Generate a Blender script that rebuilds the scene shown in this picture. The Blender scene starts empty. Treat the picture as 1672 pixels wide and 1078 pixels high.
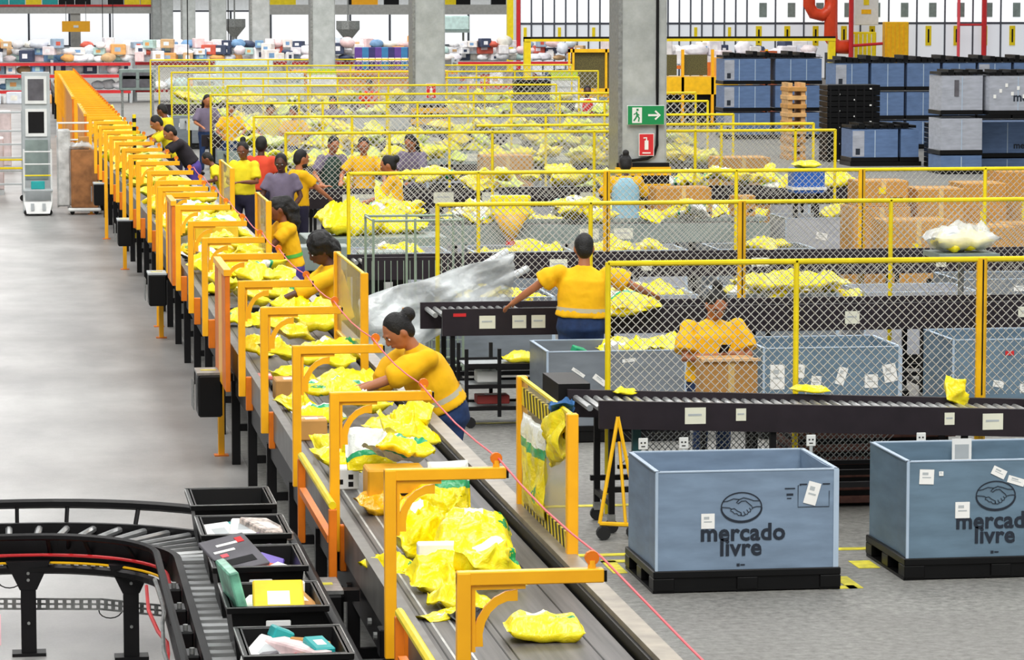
import bpy, bmesh, math, random
from mathutils import Vector, Matrix, noise, Euler
R = math.radians
PI = math.pi
S = bpy.context.scene
COL = S.collection
rnd = random.Random(7)

# ------------------------------------------------------------------ camera, world, lights, exposure
YAW, PITCH, FPX, CAMH = 8.447882, 5.751847, 5500.0, 3.94
cd = bpy.data.cameras.new('camera')
cam = bpy.data.objects.new('camera', cd)
COL.objects.link(cam)
cam.location = (0, 0, CAMH)
cam.rotation_euler = (R(90 - PITCH), 0, R(-YAW))
cd.sensor_fit = 'HORIZONTAL'
cd.sensor_width = 36.0
cd.lens = 36.0 * FPX / 1672.0
cd.clip_start = 0.5
cd.clip_end = 600
S.camera = cam

w = bpy.data.worlds.new('world')
S.world = w
w.use_nodes = True
w.node_tree.nodes['Background'].inputs[0].default_value = (0.93, 0.97, 1.0, 1)
w.node_tree.nodes['Background'].inputs[1].default_value = 0.34


def area(name, loc, sx, sy, power, rot=(0, 0, 0), col=(1, .985, .96)):
    l = bpy.data.lights.new(name, 'AREA')
    l.shape = 'RECTANGLE'
    l.size, l.size_y, l.energy, l.color = sx, sy, power, col
    o = bpy.data.objects.new(name, l)
    COL.objects.link(o)
    o.location = loc
    o.rotation_euler = rot
    return o


# long rows of high-bay lamps under the roof
for i in range(9):
    area('high_bay_lamp', (-2.0, 8 + i * 20, 11.5), 3.0, 9, 900)
    area('high_bay_lamp', (7.0, 14 + i * 20, 11.5), 3.0, 9, 900)
    area('high_bay_lamp', (17.0, 8 + i * 20, 11.5), 3.0, 9, 900)
# soft sun added to brighten front faces, a little from the camera's left
sun = bpy.data.lights.new('front_fill_sun', 'SUN')
sun.energy = 1.35
sun.angle = R(35)
sun.color = (1, .98, .94)
so = bpy.data.objects.new('front_fill_sun', sun)
COL.objects.link(so)
so.rotation_euler = (R(44), R(-16), 0)

vs = S.view_settings
vs.view_transform = 'Standard'
vs.look = 'None'
vs.exposure = 0.0
vs.gamma = 1.0
vs.use_curve_mapping = False


# ------------------------------------------------------------------ materials
def lin(c):
    return tuple((x / 255 / 12.92) if x / 255 <= .04045 else ((x / 255 + .055) / 1.055) ** 2.4 for x in c[:3]) + (1,)


MATS = {}


class NT:
    def __init__(s, m):
        s.m = m
        m.use_nodes = True
        s.t = m.node_tree
        s.b = s.t.nodes['Principled BSDF']

    def n(s, typ, **kw):
        x = s.t.nodes.new(typ)
        for k, v in kw.items():
            if hasattr(x, k):
                setattr(x, k, v)
            else:
                x.inputs[k.replace('_', ' ')].default_value = v
        return x

    def l(s, a, b):
        s.t.links.new(a, b)

    def math(s, op, a, b=0.0):
        x = s.t.nodes.new('ShaderNodeMath')
        x.operation = op
        for i, v in enumerate((a, b)):
            if isinstance(v, (int, float)):
                x.inputs[i].default_value = v
            else:
                s.l(v, x.inputs[i])
        return x.outputs[0]

    def mix(s, f, a, b):
        x = s.t.nodes.new('ShaderNodeMix')
        x.data_type = 'RGBA'
        for i, v in ((0, f), (6, a), (7, b)):
            if isinstance(v, (int, float)):
                x.inputs[i].default_value = v
            elif isinstance(v, tuple):
                x.inputs[i].default_value = v
            else:
                s.l(v, x.inputs[i])
        return x.outputs[2]


def mat(name, c, rough=.5, metal=0.0, var=.12, scale=6, bump=0.0, bscale=40, spec=.5, alpha=1.0):
    if name in MATS:
        return MATS[name]
    m = bpy.data.materials.new(name)
    MATS[name] = m
    N = NT(m)
    col = lin(c)
    b = N.b
    b.inputs['Roughness'].default_value = rough
    b.inputs['Metallic'].default_value = metal
    b.inputs['Specular IOR Level'].default_value = spec
    tc = N.n('ShaderNodeTexCoord')
    if var > 0:
        nz = N.n('ShaderNodeTexNoise', Scale=scale, Detail=4.0)
        N.l(tc.outputs['Object'], nz.inputs['Vector'])
        d = tuple(x * (1 - var * 1.6) for x in col[:3]) + (1,)
        u = tuple(min(1, x * (1 + var * .8)) for x in col[:3]) + (1,)
        cr = N.n('ShaderNodeValToRGB')
        cr.color_ramp.elements[0].position = .3
        cr.color_ramp.elements[1].position = .7
        cr.color_ramp.elements[0].color = d
        cr.color_ramp.elements[1].color = u
        N.l(nz.outputs[0], cr.inputs[0])
        N.l(cr.outputs[0], b.inputs['Base Color'])
    else:
        b.inputs['Base Color'].default_value = col
    if bump > 0:
        nb = N.n('ShaderNodeTexNoise', Scale=bscale, Detail=3.0)
        N.l(tc.outputs['Object'], nb.inputs['Vector'])
        bp = N.n('ShaderNodeBump', Strength=bump, Distance=.02)
        N.l(nb.outputs[0], bp.inputs['Height'])
        N.l(bp.outputs[0], b.inputs['Normal'])
    if alpha < 1:
        b.inputs['Alpha'].default_value = alpha
    return m


orange = mat('orange_paint', (255, 180, 20), .38, var=.05)
orange_d = mat('worn_orange_paint', (226, 118, 6), .5, var=.12)
yellow = mat('fence_yellow_paint', (240, 214, 14), .42, var=.08)
yellow_d = mat('guard_yellow_paint', (250, 190, 10), .45, var=.1)
black_m = mat('black_steel', (13, 12, 14), .5, var=.25, spec=.25)
black_p = mat('black_plastic', (8, 8, 9), .42, var=.2, spec=.25)
beam_m = mat('dark_plum_painted_steel', (38, 31, 37), .5, var=.15, spec=.3)
steel = mat('galvanised_steel', (150, 152, 150), .38, .55, var=.2, scale=20)
roller_m = mat('roller_zinc', (190, 192, 192), .3, .7, var=.1)
wire_m = mat('mesh_wire_zinc', (206, 204, 196), .4, .1, var=.0)
white = mat('white_paper', (238, 238, 234), .6, var=.03)
white_p = mat('white_paint', (226, 228, 226), .5, var=.05)
ink = mat('printed_dark_ink', (22, 32, 46), .6, var=0)
grey_l = mat('pale_grey_enamel', (178, 184, 186), .5, var=.06)
grey_g = mat('greenish_grey_steel', (132, 146, 142), .5, var=.12)
card = mat('brown_cardboard', (196, 144, 76), .75, var=.12, scale=4)
card_d = mat('cardboard_inner', (150, 98, 56), .8, var=.15)
tape = mat('packing_tape', (226, 190, 120), .35, var=.05)
rubber = mat('black_rubber', (20, 20, 20), .8, var=.1)
red_m = mat('red_paint', (206, 36, 40), .45, var=.08)
green_m = mat('sign_green', (10, 140, 78), .45, var=.02)
red_s = mat('sign_red', (214, 40, 46), .45, var=.02)
cordm = mat('pink_red_cord', (240, 84, 96), .5, var=.0)
skin_a = mat('skin_tan', (176, 112, 76), .5, var=.06)
skin_b = mat('skin_brown', (124, 72, 48), .5, var=.06)
skin_c = mat('skin_deep_brown', (84, 50, 38), .5, var=.06)
hair_m = mat('black_hair', (9, 6, 6), .6, var=.3, scale=40, bump=.4, bscale=90)
shirt_y = mat('yellow_cotton', (255, 190, 0), .85, var=.08, bump=.25, bscale=14)
shirt_l = mat('lemon_cotton', (246, 224, 30), .85, var=.08, bump=.25, bscale=14)
shirt_r = mat('red_orange_cotton', (226, 74, 44), .85, var=.08, bump=.25, bscale=14)
shirt_k = mat('black_cotton', (34, 28, 36), .85, var=.1, bump=.25, bscale=14)
shirt_g = mat('grey_violet_cotton', (116, 106, 128), .85, var=.1, bump=.25, bscale=14)
vest_b = mat('light_blue_vest', (150, 196, 216), .8, var=.06, bump=.2, bscale=14)
vest_g = mat('dark_green_vest', (40, 66, 58), .8, var=.1, bump=.2, bscale=14)
denim = mat('blue_denim', (26, 52, 96), .85, var=.25, scale=9, bump=.25, bscale=20)
purple = mat('purple_leggings', (76, 58, 142), .7, var=.15)
navy = mat('navy_trousers', (34, 30, 56), .8, var=.2)
reflect = mat('silver_reflective_tape', (214, 206, 178), .35, .2, var=.05)
stripe_g = mat('green_stripe', (90, 190, 70), .6, var=.02)
lip_m = mat('lip_red', (120, 50, 44), .5, var=0)
teal = mat('teal_plastic', (30, 160, 160), .5, var=.1)
bluec = mat('blue_cloth', (24, 92, 150), .8, var=.2, bump=.5, bscale=20)


def bin_mat(name, c):
    m = bpy.data.materials.new(name)
    MATS[name] = m
    N = NT(m)
    tc = N.n('ShaderNodeTexCoord')
    nz = N.n('ShaderNodeTexNoise', Scale=3.5, Detail=6.0)
    mp = N.n('ShaderNodeMapping')
    mp.inputs['Scale'].default_value = (1, 1, 4)
    N.l(tc.outputs['Object'], mp.inputs[0])
    N.l(mp.outputs[0], nz.inputs['Vector'])
    cr = N.n('ShaderNodeValToRGB')
    cr.color_ramp.elements[0].position = .3
    cr.color_ramp.elements[1].position = .72
    a = lin(c)
    cr.color_ramp.elements[0].color = tuple(x * .8 for x in a[:3]) + (1,)
    cr.color_ramp.elements[1].color = tuple(x * 1.12 for x in a[:3]) + (1,)
    N.l(nz.outputs[0], cr.inputs[0])
    N.l(cr.outputs[0], N.b.inputs['Base Color'])
    N.b.inputs['Roughness'].default_value = .45
    return m


bin_blue = bin_mat('blue_grey_bin_plastic', (120, 140, 162))
bin_blue2 = bin_mat('slate_blue_bin_plastic', (100, 124, 142))
bin_grey = bin_mat('mid_grey_bin_plastic', (120, 128, 136))
bin_lip = mat('pale_bin_edge', (170, 188, 206), .4, var=.04)
bin_far = bin_mat('far_blue_bin_plastic', (92, 118, 158))
bin_pale = bin_mat('pale_grey_bin_plastic', (168, 172, 182))


def mailer_mat(name, style, base=(253, 238, 16)):
    m = bpy.data.materials.new(name)
    MATS[name] = m
    N = NT(m)
    tc = N.n('ShaderNodeTexCoord')
    sp = N.n('ShaderNodeSeparateXYZ')
    N.l(tc.outputs['Generated'], sp.inputs[0])
    gx, gy, gz = sp.outputs
    nz = N.n('ShaderNodeTexNoise', Scale=7.0, Detail=3.0)
    N.l(tc.outputs['Generated'], nz.inputs['Vector'])
    nv = N.math('SUBTRACT', nz.outputs[0], .5)
    cy = lin(base)
    cr = N.n('ShaderNodeValToRGB')
    cr.color_ramp.elements[0].position = .32
    cr.color_ramp.elements[1].position = .66
    cr.color_ramp.elements[0].color = lin((base[0], base[1] - 14, 4))
    cr.color_ramp.elements[1].color = cy
    N.l(nz.outputs[0], cr.inputs[0])
    c = cr.outputs[0]
    gr = lin((20, 150, 70))
    wh = lin((240, 244, 236))
    top = N.math('GREATER_THAN', gz, .45)

    def box(x0, x1, y0, y1):
        return N.math('MULTIPLY', N.math('MULTIPLY', N.math('GREATER_THAN', gx, x0), N.math('LESS_THAN', gx, x1)),
                      N.math('MULTIPLY', N.math('GREATER_THAN', gy, y0), N.math('LESS_THAN', gy, y1)))

    def blob(x, y, r):
        dx = N.math('ADD', N.math('SUBTRACT', gx, x), N.math('MULTIPLY', nv, .5))
        dy = N.math('ADD', N.math('SUBTRACT', gy, y), N.math('MULTIPLY', nv, -.45))
        d = N.math('ADD', N.math('MULTIPLY', dx, dx), N.math('MULTIPLY', N.math('MULTIPLY', dy, dy), 1.8))
        return N.math('LESS_THAN', d, r * r)
    if style == 'blob':
        c = N.mix(N.math('MULTIPLY', blob(.76, .36, .13), top), c, gr)
        c = N.mix(N.math('MULTIPLY', box(.3, .55, .52, .8), top), c, wh)
    elif style == 'two':
        c = N.mix(blob(.86, .62, .1), c, gr)
        c = N.mix(blob(.9, .3, .09), c, gr)
        c = N.mix(N.math('MULTIPLY', box(.38, .62, .5, .86), top), c, wh)
    elif style == 'band':
        c = N.mix(N.math('GREATER_THAN', gy, .68), c, wh)
        yy = N.math('ADD', gy, N.math('MULTIPLY', nv, .06))
        c = N.mix(N.math('MULTIPLY', N.math('GREATER_THAN', yy, .66), N.math('LESS_THAN', yy, .76)), c, lin((40, 170, 110)))
        c = N.mix(blob(.25, .25, .1), c, gr)
    elif style == 'white':
        c = N.mix(N.math('GREATER_THAN', gy, .2), c, wh)
        c = N.mix(N.math('MULTIPLY', N.math('GREATER_THAN', gy, .2), N.math('LESS_THAN', gy, .3)), c, lin((40, 170, 110)))
    elif style == 'label':
        c = N.mix(N.math('MULTIPLY', box(.2, .5, .3, .62), top), c, wh)
        c = N.mix(N.math('MULTIPLY', box(.24, .46, .42, .46), top), c, lin((60, 60, 60)))
    N.l(c, N.b.inputs['Base Color'])
    N.b.inputs['Roughness'].default_value = .27
    N.b.inputs['Specular IOR Level'].default_value = .7
    nb = N.n('ShaderNodeTexNoise', Scale=10.0, Detail=4.0, Distortion=2.0)
    N.l(tc.outputs['Object'], nb.inputs['Vector'])
    bp = N.n('ShaderNodeBump', Strength=.42, Distance=.03)
    N.l(nb.outputs[0], bp.inputs['Height'])
    N.l(bp.outputs[0], N.b.inputs['Normal'])
    return m


ML = {k: mailer_mat('yellow_mailer_film_' + k, k) for k in ('plain', 'blob', 'two', 'band', 'white', 'label')}
ML['amber'] = mailer_mat('amber_mailer_film', 'plain', (250, 196, 10))


def floor_mat():
    m = bpy.data.materials.new('polished_concrete')
    N = NT(m)
    tc = N.n('ShaderNodeTexCoord')
    mp = N.n('ShaderNodeMapping')
    mp.inputs['Scale'].default_value = (.35, .16, 1)
    N.l(tc.outputs['Object'], mp.inputs[0])
    n1 = N.n('ShaderNodeTexNoise', Scale=3.0, Detail=8.0, Roughness=.62)
    N.l(mp.outputs[0], n1.inputs['Vector'])
    n2 = N.n('ShaderNodeTexNoise', Scale=60.0, Detail=4.0)
    N.l(tc.outputs['Object'], n2.inputs['Vector'])
    cr = N.n('ShaderNodeValToRGB')
    e = cr.color_ramp.elements
    e[0].position, e[1].position = .36, .68
    e[0].color = lin((140, 139, 138))
    e[1].color = lin((178, 177, 175))
    N.l(n1.outputs[0], cr.inputs[0])
    c = N.mix(N.math('MULTIPLY', n2.outputs[0], .28), cr.outputs[0], lin((120, 120, 118)))
    # the work area to the right of the belt is an older, coarser slab
    sp = N.n('ShaderNodeSeparateXYZ')
    N.l(tc.outputs['Object'], sp.inputs[0])
    right = N.math('GREATER_THAN', sp.outputs[0], 1.9)
    n3 = N.n('ShaderNodeTexNoise', Scale=16.0, Detail=7.0, Roughness=.7)
    N.l(tc.outputs['Object'], n3.inputs['Vector'])
    c2 = N.n('ShaderNodeValToRGB')
    c2.color_ramp.elements[0].position, c2.color_ramp.elements[1].position = .35, .7
    c2.color_ramp.elements[0].color = lin((104, 104, 100))
    c2.color_ramp.elements[1].color = lin((154, 153, 148))
    N.l(n3.outputs[0], c2.inputs[0])
    c = N.mix(right, c, c2.outputs[0])
    # worn dark smears
    n4 = N.n('ShaderNodeTexNoise', Scale=.9, Detail=3.0, Roughness=.45)
    m4 = N.n('ShaderNodeMapping')
    m4.inputs['Scale'].default_value = (.3, .5, 1)
    N.l(tc.outputs['Object'], m4.inputs[0])
    N.l(m4.outputs[0], n4.inputs['Vector'])
    r4 = N.n('ShaderNodeValToRGB')
    r4.color_ramp.elements[0].position, r4.color_ramp.elements[1].position = .45, .85
    r4.color_ramp.elements[0].color = (0, 0, 0, 1)
    r4.color_ramp.elements[1].color = (.8, .8, .8, 1)
    N.l(n4.outputs[0], r4.inputs[0])
    c = N.mix(r4.outputs[0], c, lin((104, 100, 98)))
    N.l(c, N.b.inputs['Base Color'])
    rr = N.math('ADD', N.math('MULTIPLY', n2.outputs[0], .06), N.math('ADD', N.math('MULTIPLY', right, .2), .36))
    N.l(rr, N.b.inputs['Roughness'])
    N.b.inputs['Specular IOR Level'].default_value = .42
    bp = N.n('ShaderNodeBump', Strength=.12, Distance=.02)
    N.l(n3.outputs[0], bp.inputs['Height'])
    N.l(bp.outputs[0], N.b.inputs['Normal'])
    return m


def belt_mat():
    m = bpy.data.materials.new('dark_rubber_belt')
    N = NT(m)
    tc = N.n('ShaderNodeTexCoord')
    mp = N.n('ShaderNodeMapping')
    mp.inputs['Scale'].default_value = (9, .25, 1)
    N.l(tc.outputs['Object'], mp.inputs[0])
    n1 = N.n('ShaderNodeTexNoise', Scale=3.0, Detail=6.0)
    N.l(mp.outputs[0], n1.inputs['Vector'])
    cr = N.n('ShaderNodeValToRGB')
    cr.color_ramp.elements[0].position, cr.color_ramp.elements[1].position = .3, .75
    cr.color_ramp.elements[0].color = lin((62, 60, 60))
    cr.color_ramp.elements[1].color = lin((108, 104, 102))
    N.l(n1.outputs[0], cr.inputs[0])
    N.l(cr.outputs[0], N.b.inputs['Base Color'])
    N.b.inputs['Roughness'].default_value = .5
    return m


def concrete_mat():
    m = bpy.data.materials.new('precast_concrete')
    N = NT(m)
    tc = N.n('ShaderNodeTexCoord')
    n1 = N.n('ShaderNodeTexNoise', Scale=2.5, Detail=9.0, Roughness=.65)
    N.l(tc.outputs['Object'], n1.inputs['Vector'])
    cr = N.n('ShaderNodeValToRGB')
    cr.color_ramp.elements[0].position, cr.color_ramp.elements[1].position = .35, .7
    cr.color_ramp.elements[0].color = lin((158, 162, 160))
    cr.color_ramp.elements[1].color = lin((192, 196, 194))
    N.l(n1.outputs[0], cr.inputs[0])
    N.l(cr.outputs[0], N.b.inputs['Base Color'])
    N.b.inputs['Roughness'].default_value = .75
    return m


def acrylic_mat():
    m = bpy.data.materials.new('scratched_clear_acrylic')
    N = NT(m)
    N.b.inputs['Base Color'].default_value = lin((176, 160, 130))
    N.b.inputs['Roughness'].default_value = .25
    N.b.inputs['Alpha'].default_value = .42
    return m


floorm, beltm, concm, acrylic = floor_mat(), belt_mat(), concrete_mat(), acrylic_mat()
film = mat('clear_shrink_film', (222, 228, 230), .18, var=.1, bump=.8, bscale=12, alpha=.55)


# ------------------------------------------------------------------ mesh helpers
class MB:
    def __init__(s):
        s.v, s.f, s.m = [], [], []
        s.mats = []

    def mi(s, m):
        if m not in s.mats:
            s.mats.append(m)
        return s.mats.index(m)

    def add(s, v, f, m):
        k = len(s.v)
        s.v += [tuple(p) for p in v]
        s.f += [tuple(i + k for i in q) for q in f]
        s.m += [s.mi(m)] * len(f)
        return s

    def box(s, x0, x1, y0, y1, z0, z1, m, mtx=None):
        v = [(x, y, z) for z in (z0, z1) for y in (y0, y1) for x in (x0, x1)]
        if mtx:
            v = [mtx @ Vector(p) for p in v]
        return s.add(v, [(0, 2, 3, 1), (4, 5, 7, 6), (0, 1, 5, 4), (2, 6, 7, 3), (0, 4, 6, 2), (1, 3, 7, 5)], m)

    def cbox(s, c, d, m, mtx=None):
        return s.box(c[0] - d[0] / 2, c[0] + d[0] / 2, c[1] - d[1] / 2, c[1] + d[1] / 2, c[2] - d[2] / 2, c[2] + d[2] / 2, m, mtx)

    def bbox(s, x0, x1, y0, y1, z0, z1, m, b=.006):
        """box with all edges chamfered"""
        bm = bmesh.new()
        bmesh.ops.create_cube(bm, size=1)
        for v in bm.verts:
            v.co = Vector(((x0 + x1) / 2 + v.co.x * (x1 - x0), (y0 + y1) / 2 + v.co.y * (y1 - y0), (z0 + z1) / 2 + v.co.z * (z1 - z0)))
        bmesh.ops.bevel(bm, geom=list(bm.edges), offset=b, segments=1, affect='EDGES')
        bm.verts.index_update()
        s.add([v.co for v in bm.verts], [[v.index for v in f.verts] for f in bm.faces], m)
        bm.free()
        return s

    def bar(s, a, b, r, m, n=8, r2=None, cap=True):
        """round bar from a to b (n=4 makes a square bar)"""
        a, b = Vector(a), Vector(b)
        d = (b - a).normalized()
        u = d.cross(Vector((0, 0, 1)))
        if u.length < 1e-3:
            u = Vector((1, 0, 0))
        u.normalize()
        q = d.cross(u)
        r2 = r if r2 is None else r2
        v = []
        for p, rr in ((a, r), (b, r2)):
            for i in range(n):
                t = 2 * PI * (i + .5) / n
                k = rr * (1.4142 if n == 4 else 1)
                v.append(p + u * math.cos(t) * k + q * math.sin(t) * k)
        f = [(i, (i + 1) % n, n + (i + 1) % n, n + i) for i in range(n)]
        if cap:
            f += [tuple(range(n))[::-1], tuple(range(n, 2 * n))]
        return s.add(v, f, m)

    def path(s, pts, r, m, n=6):
        pts = [Vector(p) for p in pts]
        v, f = [], []
        for i, p in enumerate(pts):
            d = (pts[min(i + 1, len(pts) - 1)] - pts[max(i - 1, 0)]).normalized()
            u = d.cross(Vector((0, 0, 1)))
            if u.length < 1e-3:
                u = Vector((1, 0, 0))
            u.normalize()
            q = d.cross(u)
            for j in range(n):
                t = 2 * PI * (j + .5) / n
                v.append(p + (u * math.cos(t) + q * math.sin(t)) * r)
        for i in range(len(pts) - 1):
            for j in range(n):
                f.append((i * n + j, i * n + (j + 1) % n, (i + 1) * n + (j + 1) % n, (i + 1) * n + j))
        f += [tuple(range(n))[::-1], tuple(range((len(pts) - 1) * n, len(pts) * n))]
        return s.add(v, f, m)

    def mesh(s, name, smooth=False):
        me = bpy.data.meshes.new(name)
        me.from_pydata(s.v, [], s.f)
        for m in s.mats:
            me.materials.append(m)
        me.polygons.foreach_set('material_index', s.m)
        if smooth:
            me.polygons.foreach_set('use_smooth', [True] * len(s.f))
        me.update()
        return me

    def build(s, name, parent=None, smooth=False, loc=None, rot=None):
        return obj(name, s.mesh(name, smooth), parent, loc, rot)


def obj(name, me, parent=None, loc=None, rot=None):
    o = bpy.data.objects.new(name, me)
    COL.objects.link(o)
    if parent:
        o.parent = parent
        KIDS.setdefault(parent.name, []).append(o)
    if loc:
        o.location = loc
    if rot:
        o.rotation_euler = rot
    return o


def tag(o, label, cat, group=None, kind=None):
    o['label'] = label
    o['category'] = cat
    if group:
        o['group'] = group
    if kind:
        o['kind'] = kind
    return o


def thing(name, label, cat, loc=(0, 0, 0), rz=0, group=None):
    o = bpy.data.objects.new(name, None)
    COL.objects.link(o)
    o.empty_display_size = .1
    o.location = loc
    o.rotation_euler = (0, 0, rz)
    return tag(o, label, cat, group)


KIDS = {}


def copy_tree(o, loc=None, rz=None, label=None, group=None, parent=None):
    c = o.copy()
    COL.objects.link(c)
    if parent:
        c.parent = parent
        KIDS.setdefault(parent.name, []).append(c)
    if loc:
        c.location = loc
    if rz is not None:
        c.rotation_euler = (0, 0, rz)
    if label:
        c['label'] = label
    if group:
        c['group'] = group
    for k in list(KIDS.get(o.name, [])):
        copy_tree(k, parent=c)
    return c


def struct(o, label=None, cat=None):
    o['kind'] = 'structure'
    if label:
        o['label'] = label
        o['category'] = cat
    return o


# a small work scene in which single meshes are evaluated (deleted at the end)
WS = bpy.data.scenes.new('work')


def work_graph():
    with bpy.context.temp_override(scene=WS, view_layer=WS.view_layers[0]):
        return bpy.context.evaluated_depsgraph_get()


# ------------------------------------------------------------------ the setting
b = MB().box(-60, 120, 2, 230, -.2, 0, floorm)
struct(b.build('floor'))


def floor_tape(x0, x1, y0, y1, n):
    o = MB().box(x0, x1, y0, y1, .001, .004, tape_y).build('trim_%d' % n)
    return struct(o)


tape_y = mat('yellow_floor_tape', (226, 214, 40), .6, var=.25, scale=9)
for i, (x0, x1, y0, y1) in enumerate(((3.4, 6.2, 25.2, 25.3), (3.3, 7.6, 22.95, 23.05), (3.2, 4.6, 30.25, 30.35), (6.2, 8, 25.75, 25.85),
                                      (4.0, 4.1, 22.25, 22.75), (4.0, 4.3, 22.68, 22.78), (5.3, 5.5, 21.45, 21.56), (5.44, 5.54, 21.45, 21.9),
                                      (3.3, 4.4, 36.5, 36.6), (5.7, 5.85, 22.2, 22.5))):
    floor_tape(x0, x1, y0, y1, i + 1)

wallm = mat('white_wall_cladding', (214, 216, 216), .7, var=.05)
wall_beam = mat('concrete_beam', (176, 176, 172), .75, var=.08)
b = MB().box(-62, 125, 218, 218.5, 0, 14, wallm)
back = struct(b.build('wall_back'))

# mezzanine along the back wall, far left
mz = thing('mezzanine', 'far mezzanine with a grey edge beam and a red rail above the stacked parcels', 'mezzanine', (0, 212, 0))
MB().box(-6, 9.0, -3, 2, 2.55, 3.0, wall_beam).build('edge_beam', mz)
MB().box(-6, 9.0, -3.05, -3.0, 2.98, 3.1, red_m).build('red_rail', mz)
for i, x in enumerate((-5.4, 3.7, 8.6)):
    MB().box(x, x + .6, -2.9, -2.3, 0, 2.55, wall_beam).build('pillar', mz)
cols = [orange, yellow, grey_l, teal, black_m, white_p, red_m]
for i in range(15):
    MB().box(-6 + i * 1.0, -6 + i * 1.0 + .95, -2.6, -1.8, 3.1, 4.4, [orange, orange, yellow, grey_l, teal, teal, teal, yellow, teal, black_m, black_m, grey_l, black_m, yellow, yellow][i]).build('stored_crate_block', mz)
bm2 = thing('crossbeam', 'grey concrete crossbeam with yellow blocks on top behind the pillars', 'beam', (0, 205, 0))
MB().box(15.0, 31.0, 0, .8, 2.5, 3.1, wall_beam).build('beam_body', bm2)
for i, x in enumerate((15.6, 20.6, 25.4)):
    MB().box(x, x + 1.6, .1, .6, 3.1, 3.9, [yellow, orange, yellow][i]).build('yellow_block', bm2)
for i in range(7):
    MB().box(16 + i * 2.2, 16.9 + i * 2.2, .15, .5, 3.1, 3.9, black_m).build('dark_block', bm2)
sg = thing('hanging_sign', 'plain orange board hanging on the far wall above the parcels', 'sign', (4.0, 208, 0))
MB().box(-.85, .85, 0, .1, 1.45, 2.1, orange).build('board', sg)
MB().box(-.15, .15, -.02, 0, 1.7, 1.85, white_p).build('white_mark', sg)
MB().bar((-.6, .05, 2.1), (-.6, .05, 3.3), .02, steel).build('hanger', sg)
MB().bar((.6, .05, 2.1), (.6, .05, 3.3), .02, steel).build('hanger', sg)

# dock wall with its mullions and panes
dw = MB()
dw.box(22.4, 24.0, 150.3, 150.6, 0, 14, wallm).box(22.4, 70, 150.5, 150.8, 2.2, 14, wallm)
dock = struct(dw.build('wall_right'))
mull = mat('dark_mullion', (74, 78, 88), .5, var=.1)
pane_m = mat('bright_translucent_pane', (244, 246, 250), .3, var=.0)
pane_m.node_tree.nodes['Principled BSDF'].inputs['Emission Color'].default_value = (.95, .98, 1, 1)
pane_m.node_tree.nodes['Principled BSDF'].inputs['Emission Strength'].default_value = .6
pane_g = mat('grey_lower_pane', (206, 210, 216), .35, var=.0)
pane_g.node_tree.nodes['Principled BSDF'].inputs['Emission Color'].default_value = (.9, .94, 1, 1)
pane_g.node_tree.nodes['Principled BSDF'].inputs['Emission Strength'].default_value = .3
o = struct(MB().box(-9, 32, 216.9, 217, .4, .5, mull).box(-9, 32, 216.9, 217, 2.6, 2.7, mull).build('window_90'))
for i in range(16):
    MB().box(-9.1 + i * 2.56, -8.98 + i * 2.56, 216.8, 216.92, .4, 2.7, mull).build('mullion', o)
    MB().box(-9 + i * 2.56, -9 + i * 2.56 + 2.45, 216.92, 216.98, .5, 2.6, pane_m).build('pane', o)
xs = [22.6]
while xs[-1] < 33:
    xs.append(xs[-1] + .52)
while xs[-1] < 48:
    xs.append(xs[-1] + 1.32)
wn = 1
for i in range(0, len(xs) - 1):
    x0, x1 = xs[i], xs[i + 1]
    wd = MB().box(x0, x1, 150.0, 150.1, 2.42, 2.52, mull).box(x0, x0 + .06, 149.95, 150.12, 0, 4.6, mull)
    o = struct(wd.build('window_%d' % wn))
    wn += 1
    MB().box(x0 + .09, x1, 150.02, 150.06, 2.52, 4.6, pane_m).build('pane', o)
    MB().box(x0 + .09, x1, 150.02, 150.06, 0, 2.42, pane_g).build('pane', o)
    if x1 > 33:
        MB().box(x0 + .45, x0 + .72, 149.97, 150.0, 1.45, 2.35, yellow).build('yellow_notice', o)
        MB().box(x0 + .55, x0 + .62, 149.95, 149.97, 1.6, 2.2, black_m).build('notice_text', o)
        MB().box(x0 + .6, x0 + .95, 149.97, 150.0, 2.75, 3.4, grey_g).build('grey_notice', o)
    elif i % 3 == 0:
        MB().box(x0 + .2, x0 + .34, 149.97, 150.0, 1.75, 2.3, yellow).build('yellow_notice', o)


# columns ----------------------------------------------------------------
def column(y, label, near, group=None):
    t = thing('concrete_column', label, 'column', (8.9, y, 0), 0, group)
    MB().bbox(-.35, .35, -.35, .35, 0, 12, concm, .03).build('shaft', t)
    MB().box(-.36, -.30, -.37, .37, 0, 12, steel).build('shaded_side', t)  # darker facing that stands for the shading on the column's left side
    if near:
        g = MB()
        for i in range(6):
            MB().box(-.40, .40, -.42, -.36, .12 + i * .24, .24 + i * .24, yellow_d).build('yellow_stripe', t)
        MB().box(-.38, .38, -.40, -.355, 0, 1.5, black_m).build('guard_panel', t)
    return t


C1 = column(47.6, 'nearest concrete column with a green exit sign and black conduit', True)
C2 = column(72.4, 'second concrete column with one small red extinguisher sign on it', True)
C3 = column(97.2, 'third concrete column back, with a lime and white notice board', False)
C4 = column(121.8, 'fourth concrete column back, with a white and red notice', False)
C5 = column(146.5, 'fifth concrete column back, above a small green exit sign', False)
for i in range(4):
    column(171 + i * 12.5 + (i > 0) * 11, 'thin far concrete column in the row running to the back wall', False, 'far concrete columns at the back left')

# conduit on the nearest column
cn = MB()
cn.path([(.2, -.4, 11)] + [(.2, -.4, z) for z in (4, 2.6)] + [(.2, -.4, 1.75), (.16, -.4, 1.62), (.06, -.4, 1.56), (-.2, -.4, 1.53)], .022, black_m, 8)
cn.build('conduit', C1)
MB().bbox(-.34, -.2, -.46, -.36, 1.46, 1.62, black_m, .02).build('junction_box', C1)


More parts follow.
